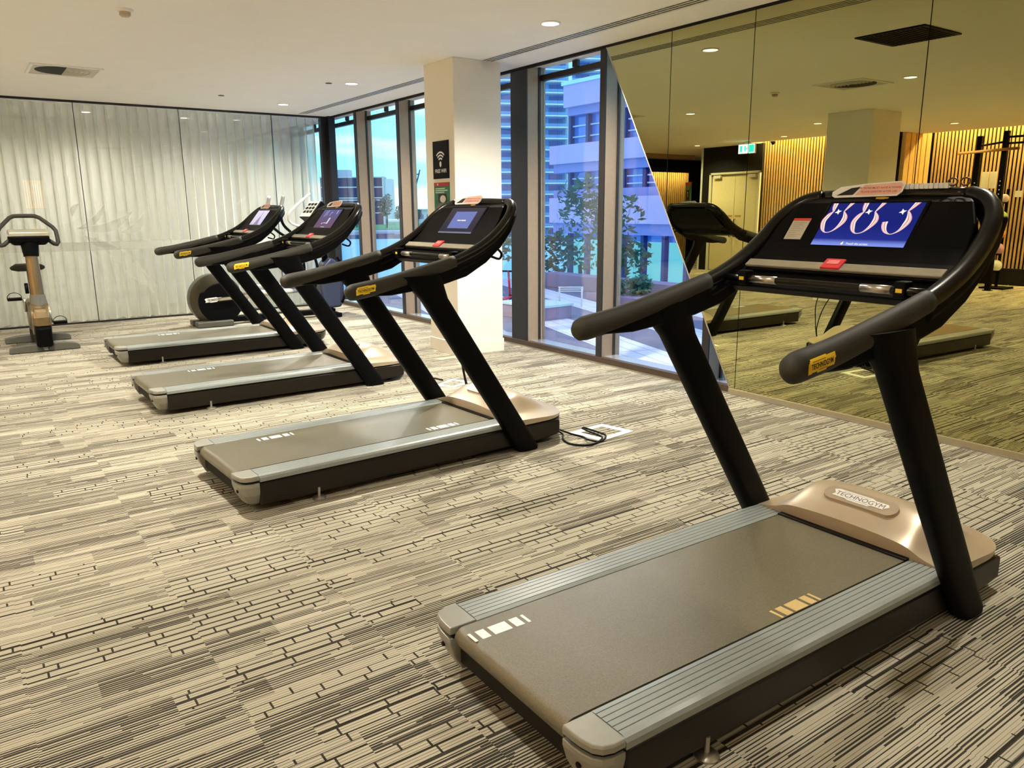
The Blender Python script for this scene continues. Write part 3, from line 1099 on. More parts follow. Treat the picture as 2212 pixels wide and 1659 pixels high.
def ribbon(mb, pts, lift, k=7, shift=0.0, scale=1.0):
    """stroke of varying width in display fractions (u, v, width)"""
    P = smoothpts([(uv(a, b)[0], uv(a, b)[1], 0) for a, b, w in pts], k)
    Wd = smoothpts([(w, 0, 0) for a, b, w in pts], k)
    vs = []
    for i, p in enumerate(P):
        d = (P[min(i + 1, len(P) - 1)] - P[max(i - 1, 0)]).normalized()
        n = Vector((-d.y, d.x, 0))
        hw = Wd[i].x * .346 * .5
        c = p + n * hw * shift
        for s in (1, -1):
            q = c + n * hw * s * scale
            vs.append((q.x, min(q.y, .0945)))
    flat(mb, vs, [(2 * i, 2 * i + 1, 2 * i + 3, 2 * i + 2) for i in range(len(P) - 1)], SO + SN * lift, SX, SY)


# strokes of the numeral picture on the near display (u, v measured across / down the screen)
S1 = [[(.045, -.02, .055), (.050, .10, .045), (.063, .20, .018)],
      [(.063, .20, .012), (.030, .29, .044), (.010, .43, .050), (.035, .58, .044), (.075, .675, .016), (.122, .69, .009), (.170, .645, .016), (.210, .54, .038), (.232, .42, .060), (.226, .32, .050), (.200, .235, .024), (.185, .195, .012)],
      [(.185, .195, .012), (.208, .10, .028), (.236, -.02, .046)]]
S2 = [[(a + .345, b + .01, w) for a, b, w in st] for st in S1]
S3 = [[(.690, .43, .056), (.700, .53, .052), (.735, .64, .034), (.790, .70, .010), (.838, .68, .012), (.880, .60, .030), (.905, .48, .058), (.912, .38, .060), (.896, .28, .040), (.868, .19, .014)],
      [(.868, .19, .014), (.895, .10, .036), (.925, -.02, .058)]]
STARS = [(.120, .205), (.462, .205), (.815, .205)]


def digits(mb):
    for g in (S1, S2, S3):
        for st in g:
            ribbon(mb, st, .0020)


def digit_lines(mb):
    for g in (S1, S2, S3):
        for st in g:
            ribbon(mb, st, .0026, shift=.12, scale=.16)


def digit_edges(mb):
    for g in (S1, S2, S3):
        for st in g:
            ribbon(mb, st, .0024, shift=-.78, scale=.22)


def stars(mb):
    for a, b in STARS:
        x, y = uv(a, b)
        pts = []
        for i in range(8):
            r = .0135 if i % 2 == 0 else .0058
            th = PI / 4 * i + .35
            pts.append((x + r * math.cos(th), y + r * math.sin(th)))
        flat(mb, pts, [tuple(range(8))], SO + SN * .0022, SX, SY)


def caption(mb):
    vs, fs = text_pts('Touch the screen', .0115, .0002)
    flat(mb, vs, fs, SO + SN * .0022, SX, SY, .004, -.083)
    pts = [(-.052 + .0045 * math.cos(2 * PI * i / 10), -.083 + .005 * math.sin(2 * PI * i / 10)) for i in range(10)]
    flat(mb, pts, [tuple(range(10))], SO + SN * .0022, SX, SY)
    rect(mb, SO + SN * .0022, SX, SY, -.0515, -.0485, -.082, -.074)


GLOW = em('screen_white', (255, 250, 240), 1.0)
SCR1 = {'mat': screen_mat('screen_blue', [(0, (140, 162, 250)), (.08, (122, 140, 226)), (.17, (40, 50, 140)), (.5, (30, 38, 122)), (1, (34, 40, 118))]),
        'parts': [('numeral', digits, em('ribbon_cream', (255, 238, 226), 1.0)), ('numeral_edge', digit_edges, em('ribbon_pink', (246, 168, 190), 1.0)),
                  ('numeral_line', digit_lines, em('ribbon_coral', (228, 120, 122), .9)), ('star', stars, GLOW), ('caption', caption, GLOW)]}
SCR2 = {'mat': screen_mat('screen_grey', [(0, (150, 150, 175)), (.06, (128, 126, 150)), (.09, (62, 58, 70)), (1, (78, 70, 74))]),
        'parts': [('window_panel', lambda m: rect(m, SO + SN * .0018, SX, SY, -.105, .110, -.056, .066), em('panel_periwinkle', (122, 132, 192))),
                  ('caption', lambda m: (rect(m, SO + SN * .0024, SX, SY, -.042, -.008, -.003, .005), rect(m, SO + SN * .0024, SX, SY, -.003, .046, -.003, .005)), GLOW)]}


def lines3(m):
    for x0, x1, y0, y1 in ((-.10, -.094, .02, .08), (-.07, -.064, .03, .088), (.0, .03, .062, .066), (.0, .006, .03, .062), (.11, .12, .05, .085), (-.03, .02, -.045, -.038), (.025, .055, -.05, .01), (-.06, -.045, -.055, -.04), (-.03, .04, -.085, -.080)):
        rect(m, SO + SN * .0022, SX, SY, x0, x1, y0, y1)


SCR3 = {'mat': screen_mat('screen_mauve', [(0, (118, 92, 108)), (.5, (112, 96, 128)), (1, (104, 104, 160))]), 'parts': [('picture_line', lines3, em('line_white', (214, 214, 236)))]}


def tower4(m):
    for pts in ([(-.05, -.09), (.08, -.09), (.045, -.02), (.03, .02), (.022, .085), (.016, .085), (.010, .02), (-.015, -.02)],):
        flat(m, pts, [tuple(range(len(pts)))], SO + SN * .0020, SX, SY)


SCR4 = {'mat': screen_mat('screen_pale', [(0, (206, 202, 214)), (.2, (228, 220, 240)), (1, (240, 232, 248))]), 'parts': [('picture_tower', tower4, em('tower_plum', (168, 146, 172)))]}
WM, OM = WHITE, pm('belt_mark_amber', (206, 178, 118), .5)
T1 = treadmill((1.013, 1.548, 0), -.012, 'nearest large black treadmill in the right foreground with numerals on its lit blue screen', SCR1, [(.060, .190, WM), (.895, -.236, OM)])
T2 = treadmill((.881, 3.917, 0), .044, 'black treadmill in front of the white column, screen showing a periwinkle rectangle', SCR2, [(.335, .195, WM), (1.172, -.215, WM)])
T3 = treadmill((.936, 6.122, 0), .026, 'third black treadmill from the mirror, mauve screen lit, between its two neighbours', SCR3, [(.43, .21, WM)])
T4 = treadmill((1.042, 8.239, 0), .011, 'farthest black treadmill, next to the elliptical trainer, with a pale screen', SCR4, [(.525, .215, WM)])


def rides(Tm, name, lab, cat, group=None):
    """something that stays top-level but rests on a treadmill: same frame as the machine"""
    return empty(name, Tm.location, Tm.rotation_euler.z, lab, cat, group)


def place(o, Tm, p):
    o.matrix_world = Matrix.Translation(Tm.location) @ Matrix.Rotation(Tm.rotation_euler.z, 4, 'Z') @ Matrix.Translation(p)


# pink notice tags standing on the consoles
for Tm, lab in ((T1, 'pink and white notice tag resting on top of the nearest treadmill console'), (T2, 'pink notice tag on the console of the treadmill by the column'),
                (T3, 'pink notice tag on the third treadmill console, beside the elliptical display'), (T4, 'small pale notice tag on top of the farthest treadmill console')):
    n = rides(Tm, 'notice_tag', lab, 'notice', 'towel notices')
    dn = Vector((.50, 0, .866))
    nn = Vector((-.866, 0, .50))
    c = Vector((1.692, .068, 1.451)) + nn * .018
    pts = [(-.128, -.020), (-.115, -.028), (.120, -.024), (.135, -.010), (.138, .020), (.120, .034), (-.02, .026), (-.105, .016), (-.132, -.004)]
    mb = MB().rings([[c + nn * q + SX * a + dn * b for a, b in pts] for q in (0, .003)])
    o = obj('card', mb, WHITE, n, key='tagc')
    mb = MB()
    flat(mb, [(-.035, -.021), (.117, -.019), (.130, -.008), (.132, .017), (.118, .028), (-.012, .021)], [tuple(range(6))], c + nn * .004, SX, dn)
    obj('pink_panel', mb, PINK, n, key='tagp')
    mb = MB()
    flat(mb, [(-.110, -.020), (-.045, -.018), (-.026, .014), (-.06, .010)], [(0, 1, 2, 3)], c + nn * .004, SX, dn)
    obj('emblem', mb, INK, n, key='tage')
    mb = MB()
    for t_, yy in (('PATRONS MUST HAVE A TOWEL', .0075), ('PLEASE SANITISE AFTER USE', -.0075)):
        vs, fs = text_pts(t_, .0108, .0001)
        flat(mb, vs, fs, c + nn * .0048, SX, dn, .050, yy)
    obj('lettering', mb, pm('notice_red_ink', (176, 70, 60), .6), n, key='tagl')

n = rides(T1, 'instruction_card', 'grey paper instruction card with red header left of the numeral screen', 'card')
cc = SO + Vector((0, .263, 0)) + SN * .001 - SY * .022
mb = MB().obox(cc, SX * .036, SY * .048, SN * .0012)
obj('paper', mb, PAPER, n)
mb = MB()
rect(mb, cc + SN * .0016, SX, SY, -.036, .036, .036, .048)
obj('header', mb, pm('card_red', (222, 72, 48), .6), n)
mb = MB()
for i in range(8):
    rect(mb, cc + SN * .0016, SX, SY, -.028, .028 - .012 * (i % 3), .026 - i * .009, .0275 - i * .009)
obj('text_line', mb, pm('card_ink', (140, 134, 118), .6), n)
# white ribs standing in for light caught on the slotted console top, and amber glasses
n = rides(T1, 'ribbed_glint', 'white ribs painted as light caught along the top of the nearest treadmill console', 'strip')
mb = MB()
for i in range(16):
    mb.box(1.700, 1.735, -.205 + i * .0165, -.193 + i * .0165, 1.462, 1.480)
mb.box(1.705, 1.730, -.21, .06, 1.464, 1.475)
obj('strip', mb, WHITE, n)
n = rides(T1, 'sunglasses', 'small brown sunglasses on the right end of the nearest console top', 'glasses')
mb = MB()
for s in (-.020, .020):
    mb.tube([(1.705 + .004 * math.cos(a), -.237 + s + .017 * math.cos(a), 1.482 + .012 * math.sin(a)) for a in [2 * PI * i / 14 for i in range(15)]], .003, 6)
obj('frame', mb, pm('tortoise', (96, 52, 30), .3), n, smooth=True)

# power cables
def cable(name, pts, lab, r=.006):
    c = obj(name, MB().tube(smoothpts(pts, 8), r, 8), BLKM, smooth=True)
    return tag(c, lab, 'cable', 'power cables on the carpet')


cable('power_cable', [(2.95, 3.80, .045), (3.00, 3.70, .008), (2.93, 3.60, .007), (2.90, 3.50, .007), (2.95, 3.42, .007), (3.03, 3.41, .007), (3.12, 3.45, .012), (3.155, 3.51, .010), (3.14, 3.60, .02), (3.135, 3.66, .028)],
      'looped black power cable between second treadmill nose and white floor box')
cable('power_cable', [(2.96, 3.75, .045), (3.04, 3.66, .008), (3.06, 3.56, .007), (3.02, 3.47, .018), (3.08, 3.42, .007), (3.16, 3.46, .02), (3.17, 3.55, .022), (3.14, 3.655, .034)],
      'second loop of black cable lying against the white floor box frame')
cable('power_cable', [(3.05, 5.95, .045), (3.09, 5.86, .008), (3.12, 5.76, .007), (3.18, 5.66, .007), (3.20, 5.54, .008)], 'short black cable at the nose of the third treadmill')
cable('power_cable', [(2.36, 4.22, 1.10), (2.52, 4.33, .85), (2.68, 4.44, .55), (2.72, 4.42, .30), (2.73, 4.38, .13)], 'black cable hanging from the console of the treadmill by the column', .005)
cable('power_cable', [(2.37, 4.16, 1.10), (2.50, 4.24, .80), (2.66, 4.36, .50), (2.72, 4.40, .28), (2.76, 4.36, .13)], 'second black cable dropping behind the console of the treadmill by the column', .005)


def floorbox(P, lab):
    t = empty('floor_box', (0, 0, 0), 0, lab, 'floor outlet', 'floor outlet boxes')
    c = sum((Vector((*p, 0)) for p in P), Vector()) / 4
    t.location = c
    q = [Vector((*p, 0)) - c for p in P]
    inn = [v * .66 for v in q]
    mb = MB()
    vs = [v + Vector((0, 0, z)) for z in (.0, .006) for v in q + inn]
    fs = []
    for i in range(4):
        j = (i + 1) % 4
        fs += [(8 + i, 8 + j, 12 + j, 12 + i), (i, j, 8 + j, 8 + i), (4 + i, 12 + i, 12 + j, 4 + j)]
    mb.add(vs, fs)
    obj('frame', mb, WHITE, t)
    obj('carpet_lid', MB().rings([[v * .65 + Vector((0, 0, z)) for v in q] for z in (.001, .004)]), CARPET, t)


floorbox([(3.05, 3.69), (3.36, 3.72), (3.41, 3.47), (3.10, 3.43)], 'white-framed floor outlet box on the carpet beside second treadmill nose')
floorbox([(3.05, 5.41), (3.29, 5.54), (3.36, 5.35), (3.13, 5.25)], 'cream floor outlet box behind the upright of the treadmill by the column')

# ================================================================== upright bike (its front toward the viewer)
B = empty('exercise_bike', (.62, 9.62, 0), 0, 'upright exercise bike with silver column standing before the curtain at far left', 'exercise bike')
SILB = pm('bike_bronze', (140, 122, 92), .24, .8)
for y, n_ in ((-.30, 0), (.48, 1)):
    mb = MB()
    for s in (-1, 1):
        R = []
        for xx, h in ((.03, .085), (.20, .078), (.27, .068), (.305, .055), (.318, .04)):
            R.append([(s * xx, y - .055, .004), (s * xx, y + .055, .004), (s * xx, y + .045, h), (s * xx, y - .045, h)])
        mb.rings(R)
    obj('stabiliser', mb, pm('foot_grey', (78, 78, 70), .5), B, bevel=.006)
pr_ = [(-.40, .05), (-.42, .24), (-.40, .30), (-.30, .36), (-.12, .50), (.12, .46), (.36, .30), (.52, .14), (.52, .05)]
obj('body_housing', MB().prism(pr_, -.075, .075, 'yz'), BLK, B, bevel=.03, seg=4)
obj('shoulder', MB().rings([[(-.074 * a, -.425 + b, z), (.074 * a, -.425 + b, z), (.080 * a, -.12, z), (-.080 * a, -.12, z)] for a, b, z in ((1, 0, .27), (1, .0, .36), (.98, .03, .42), (.86, .07, .46))]), SILB, B, bevel=.025, seg=4)
mb = MB().lathe([(.0, -.082), (.16, -.082), (.175, -.06), (.175, .06), (.16, .082), (.0, .082)], (0, -.22, .335), 'x', 36)
obj('flywheel_cover', mb, SILB, B, auto=40)
obj('side_cover', MB().lathe([(.02, -.098), (.15, -.094), (.17, -.075), (.17, .075), (.15, .094), (.02, .098)], (0, .02, .36), 'x', 30), pm('bike_grey', (120, 116, 100), .35, .4), B, auto=40)
obj('collar', MB().tube([(0, -.25, .44), (0, -.235, .58)], [.082, .070], 22, sq=(.95, 1)), pm('collar_grey', (94, 94, 88), .5), B, auto=40)
obj('column', MB().tube([(0, -.235, .56), (0, -.17, .985)], [.066, .056], 22), SILB, B, auto=40)
obj('column_neck', MB().tube([(0, -.17, .97), (0, -.15, 1.12)], [.069, .085], 18), BLK, B, auto=40)
cn = MB().rings([[(-.175 * s, -.24 + d0, z), (.175 * s, -.24 + d0, z), (.175 * s, -.02 + d1, z), (-.175 * s, -.02 + d1, z)] for s, d0, d1, z in ((.80, .05, 0, 1.085), (1, .0, .02, 1.12), (1.03, -.01, .03, 1.175))])
obj('console_shell', cn, BLK, B, bevel=.012)
obj('console_top', MB().rings([[(-.178 * s, -.25, z), (.178 * s, -.25, z), (.178 * s, .01, z + .03), (-.178 * s, .01, z + .03)] for s, z in ((1, 1.176), (1, 1.195), (.96, 1.215))]), SILVER, B, bevel=.006)
HB = [(.15, -.12, 1.15), (.225, -.13, 1.09), (.245, -.125, 1.085), (.262, -.11, 1.105), (.262, -.09, 1.16), (.258, -.06, 1.225), (.235, -.03, 1.262), (.135, .07, 1.358), (.095, .10, 1.376), (.06, .105, 1.378)]
hb = [Vector(p) for p in HB] + [Vector((-p[0], p[1], p[2])) for p in HB[::-1]]
obj('handlebar', MB().tube(hb, .021, 12), GRIPM, B, smooth=True)
st = MB().rings([[(-.20 * a, .30 + b, z), (.16 * a, .30 + b, z), (.12 * a, .56, z), (-.16 * a, .56, z)] for a, b, z in ((.55, .05, .79), (.9, .01, .81), (.95, .0, .84), (.7, .03, .865))])
obj('saddle', st, GRIPM, B, bevel=.02, seg=3)
obj('seat_post', MB().tube([(0, .33, .32), (0, .43, .80)], .03, 14), STEEL, B, smooth=True)
for s, z, yy in ((-1, .53, -.02), (1, .25, .04)):
    c = obj('crank', MB().tube([(s * .105, .02, .39), (s * .115, yy, z)], .014, 10), STEEL, B, smooth=True)
    p = obj('pedal', MB().box(s * .13 - .0 if s > 0 else -.26, .26 if s > 0 else -.13, yy - .045, yy + .045, z - .016, z + .014), BLK, B, bevel=.006)
    sp_ = [(s * (.195 + .065 * math.cos(a)), yy - .01, z + .012 + .055 * math.sin(a)) for a in [PI * i / 10 for i in range(11)]]
    obj('pedal_strap', MB().tube(sp_, .006, 6, sq=(1, .6)), BLK, p, smooth=True)
obj('bottle_holder', MB().tube([(-.085, -.20, .70), (-.085, -.23, .60)], .018, 10), BLK, B, smooth=True)

# ================================================================== elliptical trainer behind the far treadmill
E_ = empty('elliptical_trainer', (3.2, 10.15, 0), 0, 'black elliptical trainer with round drive housing behind the farthest treadmill', 'elliptical trainer')
DX, DZ = -.62, .335
obj('drive_housing', MB().lathe([(.0, -.10), (.27, -.105), (.318, -.08), (.325, 0), (.318, .08), (.27, .105), (.0, .10)], (DX, 0, DZ), 'y', 44), pm('drive_bronze', (62, 58, 44), .3, .4), E_, auto=40)
cv = MB()
pts = []
for i in range(40):
    a = 2 * PI * i / 40
    r = .272 if not (.35 < a < 2.6) else .235
    pts.append((DX + .045 + r * math.cos(a), DZ - .03 + r * math.sin(a) * .98))
cv.prism(pts, -.118, -.100)
obj('drive_cover', cv, BLK, E_, bevel=.008)
mb = MB()
vs, fs = fit(text_pts('TECHNOGYM', .040, .0012), .150, .030)
flat(mb, badge_outline(.215, .062), [tuple(range(13))], (DX - .045, -.1190, DZ + .0), (1, 0, .08), (-.08, 0, 1))
sb = obj('badge', mb, WHITE, E_)
mb = MB()
flat(mb, vs, fs, (DX - .045, -.1202, DZ + .0), (1, 0, .08), (-.08, 0, 1))
obj('lettering', mb, INK, sb)
obj('rear_foot', MB().box(DX - .28, DX + .16, -.20, -.05, .004, .075).box(DX - .28, DX + .16, .05, .20, .004, .075), pm('foot_grey', (78, 78, 70), .5), E_, bevel=.012)
obj('base_beam', MB().box(DX, .96, -.06, .06, .03, .10).box(.86, .96, -.28, .28, .004, .06), BLK, E_, bevel=.01)
hs = [(.76, .10), (.74, .45), (.80, .70), (.90, .80), (1.00, .74), (1.06, .45), (1.04, .12)]
obj('front_housing', MB().prism(hs, -.13, .13), pm('housing_slate', (58, 66, 92), .35, .2), E_, bevel=.04, seg=4)
obj('front_guard', MB().tube(smoothpts([(.98, -.15, .80), (1.09, -.15, .62), (1.10, -.15, .38), (1.02, -.15, .18)], 6), .018, 10), BLK, E_, smooth=True)
obj('column', MB().tube([(.88, 0, .70), (.78, 0, 1.42)], [.045, .034], 14), BLK, E_, smooth=True)
cdir, cup = Vector((-.45, -.0, .9)).normalized(), Vector((.62, 0, .78))
obj('console', MB().obox(Vector((.72, 0, 1.42)) - Vector((-.78, 0, .62)) * .03, cup * .135, (0, .20, 0), Vector((-.78, 0, .62)) * .055), BLK, E_, bevel=.012)
obj('key_panel', MB().obox(Vector((.72, 0, 1.42)) + Vector((-.78, 0, .62)) * .026, cup * .125, (0, .185, 0), Vector((-.78, 0, .62)) * .002), pm('console_grey', (120, 120, 114), .4), E_)
mb = MB()
for a in range(3):
    for b in range(3):
        mb.obox(Vector((.72, 0, 1.42)) + Vector((-.78, 0, .62)) * .030 + cup * (.075 - a * .06) + Vector((0, -.11 + b * .11, 0)), cup * .018, (0, .038, 0), Vector((-.78, 0, .62)) * .003)
obj('key', mb, BLK, E_)
for s in (-1, 1):
    g = smoothpts([(.26, s * .27, 1.60), (.215, s * .27, 1.42), (.23, s * .26, 1.26), (.34, s * .25, 1.14), (.55, s * .24, .98), (.66, s * .24, .70), (.62, s * .23, .42)], 7)
    obj('moving_arm', MB().tube(g, [.018] * len(g), 10), BLK, E_, smooth=True)
    gg = [p for p in g[:12]]
    obj('arm_grip', MB().tube(gg, .023, 10), pm('grip_silver', (176, 176, 172), .3, .5), E_, smooth=True)
    obj('foot_rail', MB().tube([(DX, s * .18, .34), (.62, s * .20, .40)], .024, 10), STEEL, E_, smooth=True)
    obj('footplate', MB().box(-.12, .30, s * .20 - .075, s * .20 + .075, .40 + .02 * s, .44 + .02 * s), pm('plate_pale', (206, 204, 196), .5), E_, bevel=.01)
g = smoothpts([(.66, -.14, 1.63), (.45, -.16, 1.47), (.36, -.14, 1.36), (.40, -.08, 1.26), (.60, -.02, 1.20), (.78, 0, 1.20)], 6)
obj('fixed_handle', MB().tube(g, .017, 10), pm('handle_white', (226, 226, 222), .3), E_, smooth=True)

# ================================================================== what the mirror shows: door, exit sign, rack, balls
dr = empty('door_1', (-4.9, 11.675, 0), 0, kind='structure')
f = MB().box(.0, .05, -.70, -.655, 0, 2.20).box(.0, .05, .655, .70, 0, 2.20).box(.0, .05, -.70, .70, 2.155, 2.20)
obj('frame', f, pm('door_frame_white', (226, 222, 206), .5), dr, bevel=.004)
for s in (-1, 1):
    lf = obj('door_leaf', MB().box(-.05, -.01, min(s * .004, s * .65), max(s * .004, s * .65), .01, 2.15), pm('door_cream', (226, 214, 170), .5), dr, bevel=.003)
    obj('closer', MB().box(-.01, .05, s * .48 - .10, s * .48 + .10, 2.07, 2.14), pm('closer_grey', (222, 218, 206), .4), lf, bevel=.004)
    h = MB().tube([(.0, s * .06, .78), (.045, s * .06, .78), (.045, s * .06, 1.17), (.0, s * .06, 1.17)], .009, 8)
    obj('pull_handle', h, BLK, lf)
    mb = MB()
    rect(mb, (-.0085, s * .12, 1.24), (0, 1, 0), (0, 0, 1), -.085, .085, -.022, .022)
    obj('door_sign', mb, pm('brass_sign', (190, 150, 84), .4), lf)
x_ = empty('exit_sign', (-4.25, 10.88, 2.62), 0, 'lit white and green exit sign hanging below the ceiling before the door', 'exit sign')
obj('box', MB().box(-.02, .02, -.215, .215, -.10, .10), WHITE, x_, bevel=.004)
f = MB()
rect(f, (.0205, 0, 0), (0, 1, 0), (0, 0, 1), -.205, .205, -.09, .09)
obj('lit_face', f, em('exit_white', (190, 236, 255), 6.0), x_)
f = MB()
rect(f, (.0215, 0, 0), (0, 1, 0), (0, 0, 1), -.19, -.06, -.075, .075)
rect(f, (.0215, 0, 0), (0, 1, 0), (0, 0, 1), .02, .055, -.05, .06)
rect(f, (.0215, 0, 0), (0, 1, 0), (0, 0, 1), .11, .17, -.06, .06)
flat(f, [(-.03, 0), (.01, .035), (.01, -.035)], [(0, 1, 2)], (.0216, 0, 0), (0, 1, 0), (0, 0, 1))
obj('pictogram', f, em('exit_green', (40, 200, 230), 3.5), x_)
obj('stem', MB().box(-.008, .008, -.06, .06, .10, .148), WHITE, x_)
t = empty('security_camera', (-4.72, 10.60, CEIL), 0, 'small black dome security camera on the ceiling beside the exit sign', 'camera')
obj('base', MB().lathe([(.05, 0), (.05, -.02), (.042, -.026)], n=18), BLK, t)
obj('dome', MB().lathe([(.040, -.026), (.034, -.05), (.018, -.066), (.002, -.070)], n=18), BLK, t, smooth=True)

# lobby beyond: a folded timber screen, dropped beam and a light strip
mb = MB()
for i in range(26):
    mb.box(-7.05 + i * .075, -7.012 + i * .075, 15.0, 15.025, .05, 2.36)
struct('trim_lobby_slats', mb, TIMBER)
struct('wall_lobby_curve', MB().rings([[(-4.95 + 1.1 * i / 12, 15.0 - .9 * math.sin(PI / 2 * i / 12), z) for i in range(13)] + [(-4.95 + 1.1 * i / 12, 15.05 - .9 * math.sin(PI / 2 * i / 12), z) for i in range(12, -1, -1)] for z in (0, 2.36)]),
       pm('amber_plaster', (206, 140, 76), .7))
struct('trim_lobby_pelmet', MB().box(-7.1, -4.2, 14.78, 14.80, 2.36, 2.50).box(-7.1, -4.2, 14.78, 15.06, 2.48, 2.50), DARKW)
struct('trim_lobby_beam', MB().box(-6.6, -3.4, 14.4, 14.6, 2.68, CEIL), pm('beam_oak', (176, 128, 80), .6))
sg_ = empty('floor_sign', (-5.3, 13.4, 0), .5, 'green framed sign on a stand in the lobby beside the door', 'sign')
obj('board', MB().box(-.01, .01, -.20, .20, 1.50, 2.02), pm('poster_green', (34, 104, 78), .5), sg_)
obj('top_band', MB().box(-.012, .012, -.20, .20, 1.96, 2.04), pm('poster_red', (176, 28, 40), .5), sg_)
obj('picture', MB().box(.0105, .013, -.11, .11, 1.62, 1.86), INK, sg_)
mb = MB()
vs, fs = text_pts('7', .16, .002)
flat(mb, vs, fs, (.0145, 0, 1.74), (0, 1, 0), (0, 0, 1))
obj('numeral', mb, WHITE, sg_)
obj('pole', MB().box(-.012, .012, -.015, .015, .02, 1.50).lathe([(.15, 0), (.15, .01), (.02, .03)], n=20), BLK, sg_)
struct('trim_glass_edge', MB().box(-4.88, -4.85, 12.60, 12.63, 0, CEIL), WHITE)

# squat rack
rk = empty('squat_rack', (-5.2, 6.4, 0), 0, 'tall black squat rack standing against the lit timber slats, reflected in the mirror', 'gym rack')
for x, y in ((.35, -.26), (-.30, .44), (.35, -1.46), (-.30, -.76)):
    p = MB().box(x - .04, x + .04, y - .04, y + .04, 0, 2.62)
    u = obj('post', p, BLK, rk, bevel=.004)
    h = MB()
    for i in range(14):
        h.box(x + .0402, x + .0412, y - .008, y + .008, .9 + i * .07, .918 + i * .07)
    obj('hole_strip', h, WHITE, u)
    obj('foot', MB().box(x - .06, x + .06, y - .06, y + .06, 0, .012), BLK, rk)
for z in (2.42, 2.52):
    obj('crossbar', MB().tube([(.35, -.26, z), (.35, -1.46, z)], .018, 10), BLK, rk, smooth=True)
obj('crossbar', MB().tube([(-.30, .44, 2.45), (.35, -.26, 2.45)], .018, 10), BLK, rk, smooth=True)
obj('safety_arm', MB().tube([(.42, .45, 2.30), (.42, -.50, 2.33)], .024, 10), pm('bar_tan', (170, 124, 72), .5), rk, smooth=True)
for (yy, zz, w, h, l) in ((6.97, 1.88, .06, .30, 'left of two tall white cards on the slat wall behind the rack'), (6.83, 1.88, .06, .30, 'right of two tall white cards on the slat wall behind the rack'), (6.37, 1.625, .06, .11, 'small square white card on the slats above the medicine balls')):
    c = obj('wall_card', MB().box(-6.128, -6.122, yy - w, yy + w, zz - h / 2, zz + h / 2), WHITE)
    tag(c, l, 'card', 'white cards on the slat wall')
# ball tree
bt = empty('ball_rack', (-5.35, 6.22, 0), 0, 'slim black upright rack holding medicine balls beside the squat rack', 'ball rack')
obj('pole', MB().box(-.02, .02, -.02, .02, 0, 1.70).box(-.20, .20, -.20, .20, 0, .03), BLK, bt, bevel=.003)
BALLS = [(1.54, .075, (236, 206, 214), 'pale pink medicine ball at the top of the ball rack'), (1.24, .085, (150, 196, 96), 'lime green medicine ball second from top of the ball rack'),
         (.95, .09, (236, 150, 60), 'orange medicine ball in the middle of the ball rack'), (.69, .10, (206, 150, 176), 'mauve medicine ball second from bottom of the ball rack'), (.40, .10, (232, 232, 222), 'white medicine ball at the bottom of the ball rack')]
for z, r, c, l in BALLS:
    obj('cradle', MB().lathe([(r * .55, z - r * .97), (r * .7, z - r * .80), (r * .66, z - r * .80), (r * .5, z - r * .95)], (.12, 0, 0), 'z', 18).box(.0, .10, -.01, .01, z - r - .012, z - r + .004), BLK, bt)
    b = obj('medicine_ball', MB().lathe([(r * math.sin(PI * i / 14) + 1e-4, -r * math.cos(PI * i / 14)) for i in range(15)], (0, 0, 0), 'z', 22), pm('ball_' + l.split()[0] + l.split()[1], c, .5), smooth=True)
    b.location = (-5.23, 6.22, z)
    tag(b, l, 'medicine ball', 'medicine balls on the rack')
r = .33
b = obj('exercise_ball', MB().lathe([(r * math.sin(PI * i / 22) + 1e-4, -r * math.cos(PI * i / 22)) for i in range(23)], (0, 0, 0), 'z', 36), pm('ball_orange_big', (240, 150, 50), .4), smooth=True)
b.location = (-5.83, 7.02, r + .001)
tag(b, 'large orange exercise ball on the floor beside the squat rack', 'exercise ball')

# warm strip lights that wash the timber slats from the ceiling recess
def strip(name, p0, p1, w, power, lab):
    p0, p1 = Vector(p0), Vector(p1)
    c = (p0 + p1) / 2
    L = (p1 - p0).length
    t = empty(name, c, 0, lab, 'strip light', 'cove strip lights')
    ax = 'y' if abs((p1 - p0).y) > abs((p1 - p0).x) else 'x'
    mb = MB().box(-.012, .012, -L / 2, L / 2, -.008, .008) if ax == 'y' else MB().box(-L / 2, L / 2, -.012, .012, -.008, .008)
    obj('led_strip', mb, em('led_amber', (255, 196, 110), 6.0), t)
    li = bpy.data.lights.new('strip_glow', 'AREA')
    li.shape = 'RECTANGLE'
    li.size = .05 if ax == 'y' else L
    li.size_y = L if ax == 'y' else .05
    li.energy = power
    li.color = (1.0, .80, .48)
    lo = bpy.data.objects.new('glow', li)
    COL.objects.link(lo)
    lo.parent = t
    lo.location = (0, 0, -.02)
    return t


strip('cove_light', (-6.02, -3.9, 2.98), (-6.02, 7.9, 2.98), .05, 850, 'long warm cove strip light washing the slat wall behind the squat rack')
strip('cove_light', (-4.85, 8.2, 2.98), (-4.85, 10.95, 2.98), .05, 230, 'short warm cove strip light washing the slats beside the door')
strip('cove_light', (-6.9, 14.86, 2.42), (-4.4, 14.86, 2.42), .05, 60, 'warm strip light over the lobby screen beyond the glass')
# amber glowing fluted panel, added behind the viewer to give the partition its reflection
t = empty('glowing_panel', (2.05, -3.98, 1.95), 0, 'added amber glowing fluted panel reflected at left in the glass partition', 'glowing panel')
obj('back_plate', MB().box(-.27, .27, 0, .02, -.42, .42), BLK, t)
mb = MB()
for i in range(9):
    mb.box(-.25 + i * .056, -.22 + i * .056, .02, .05, -.40, .40)
obj('fluted_face', mb, em('panel_amber', (255, 190, 110), 5.0), t)

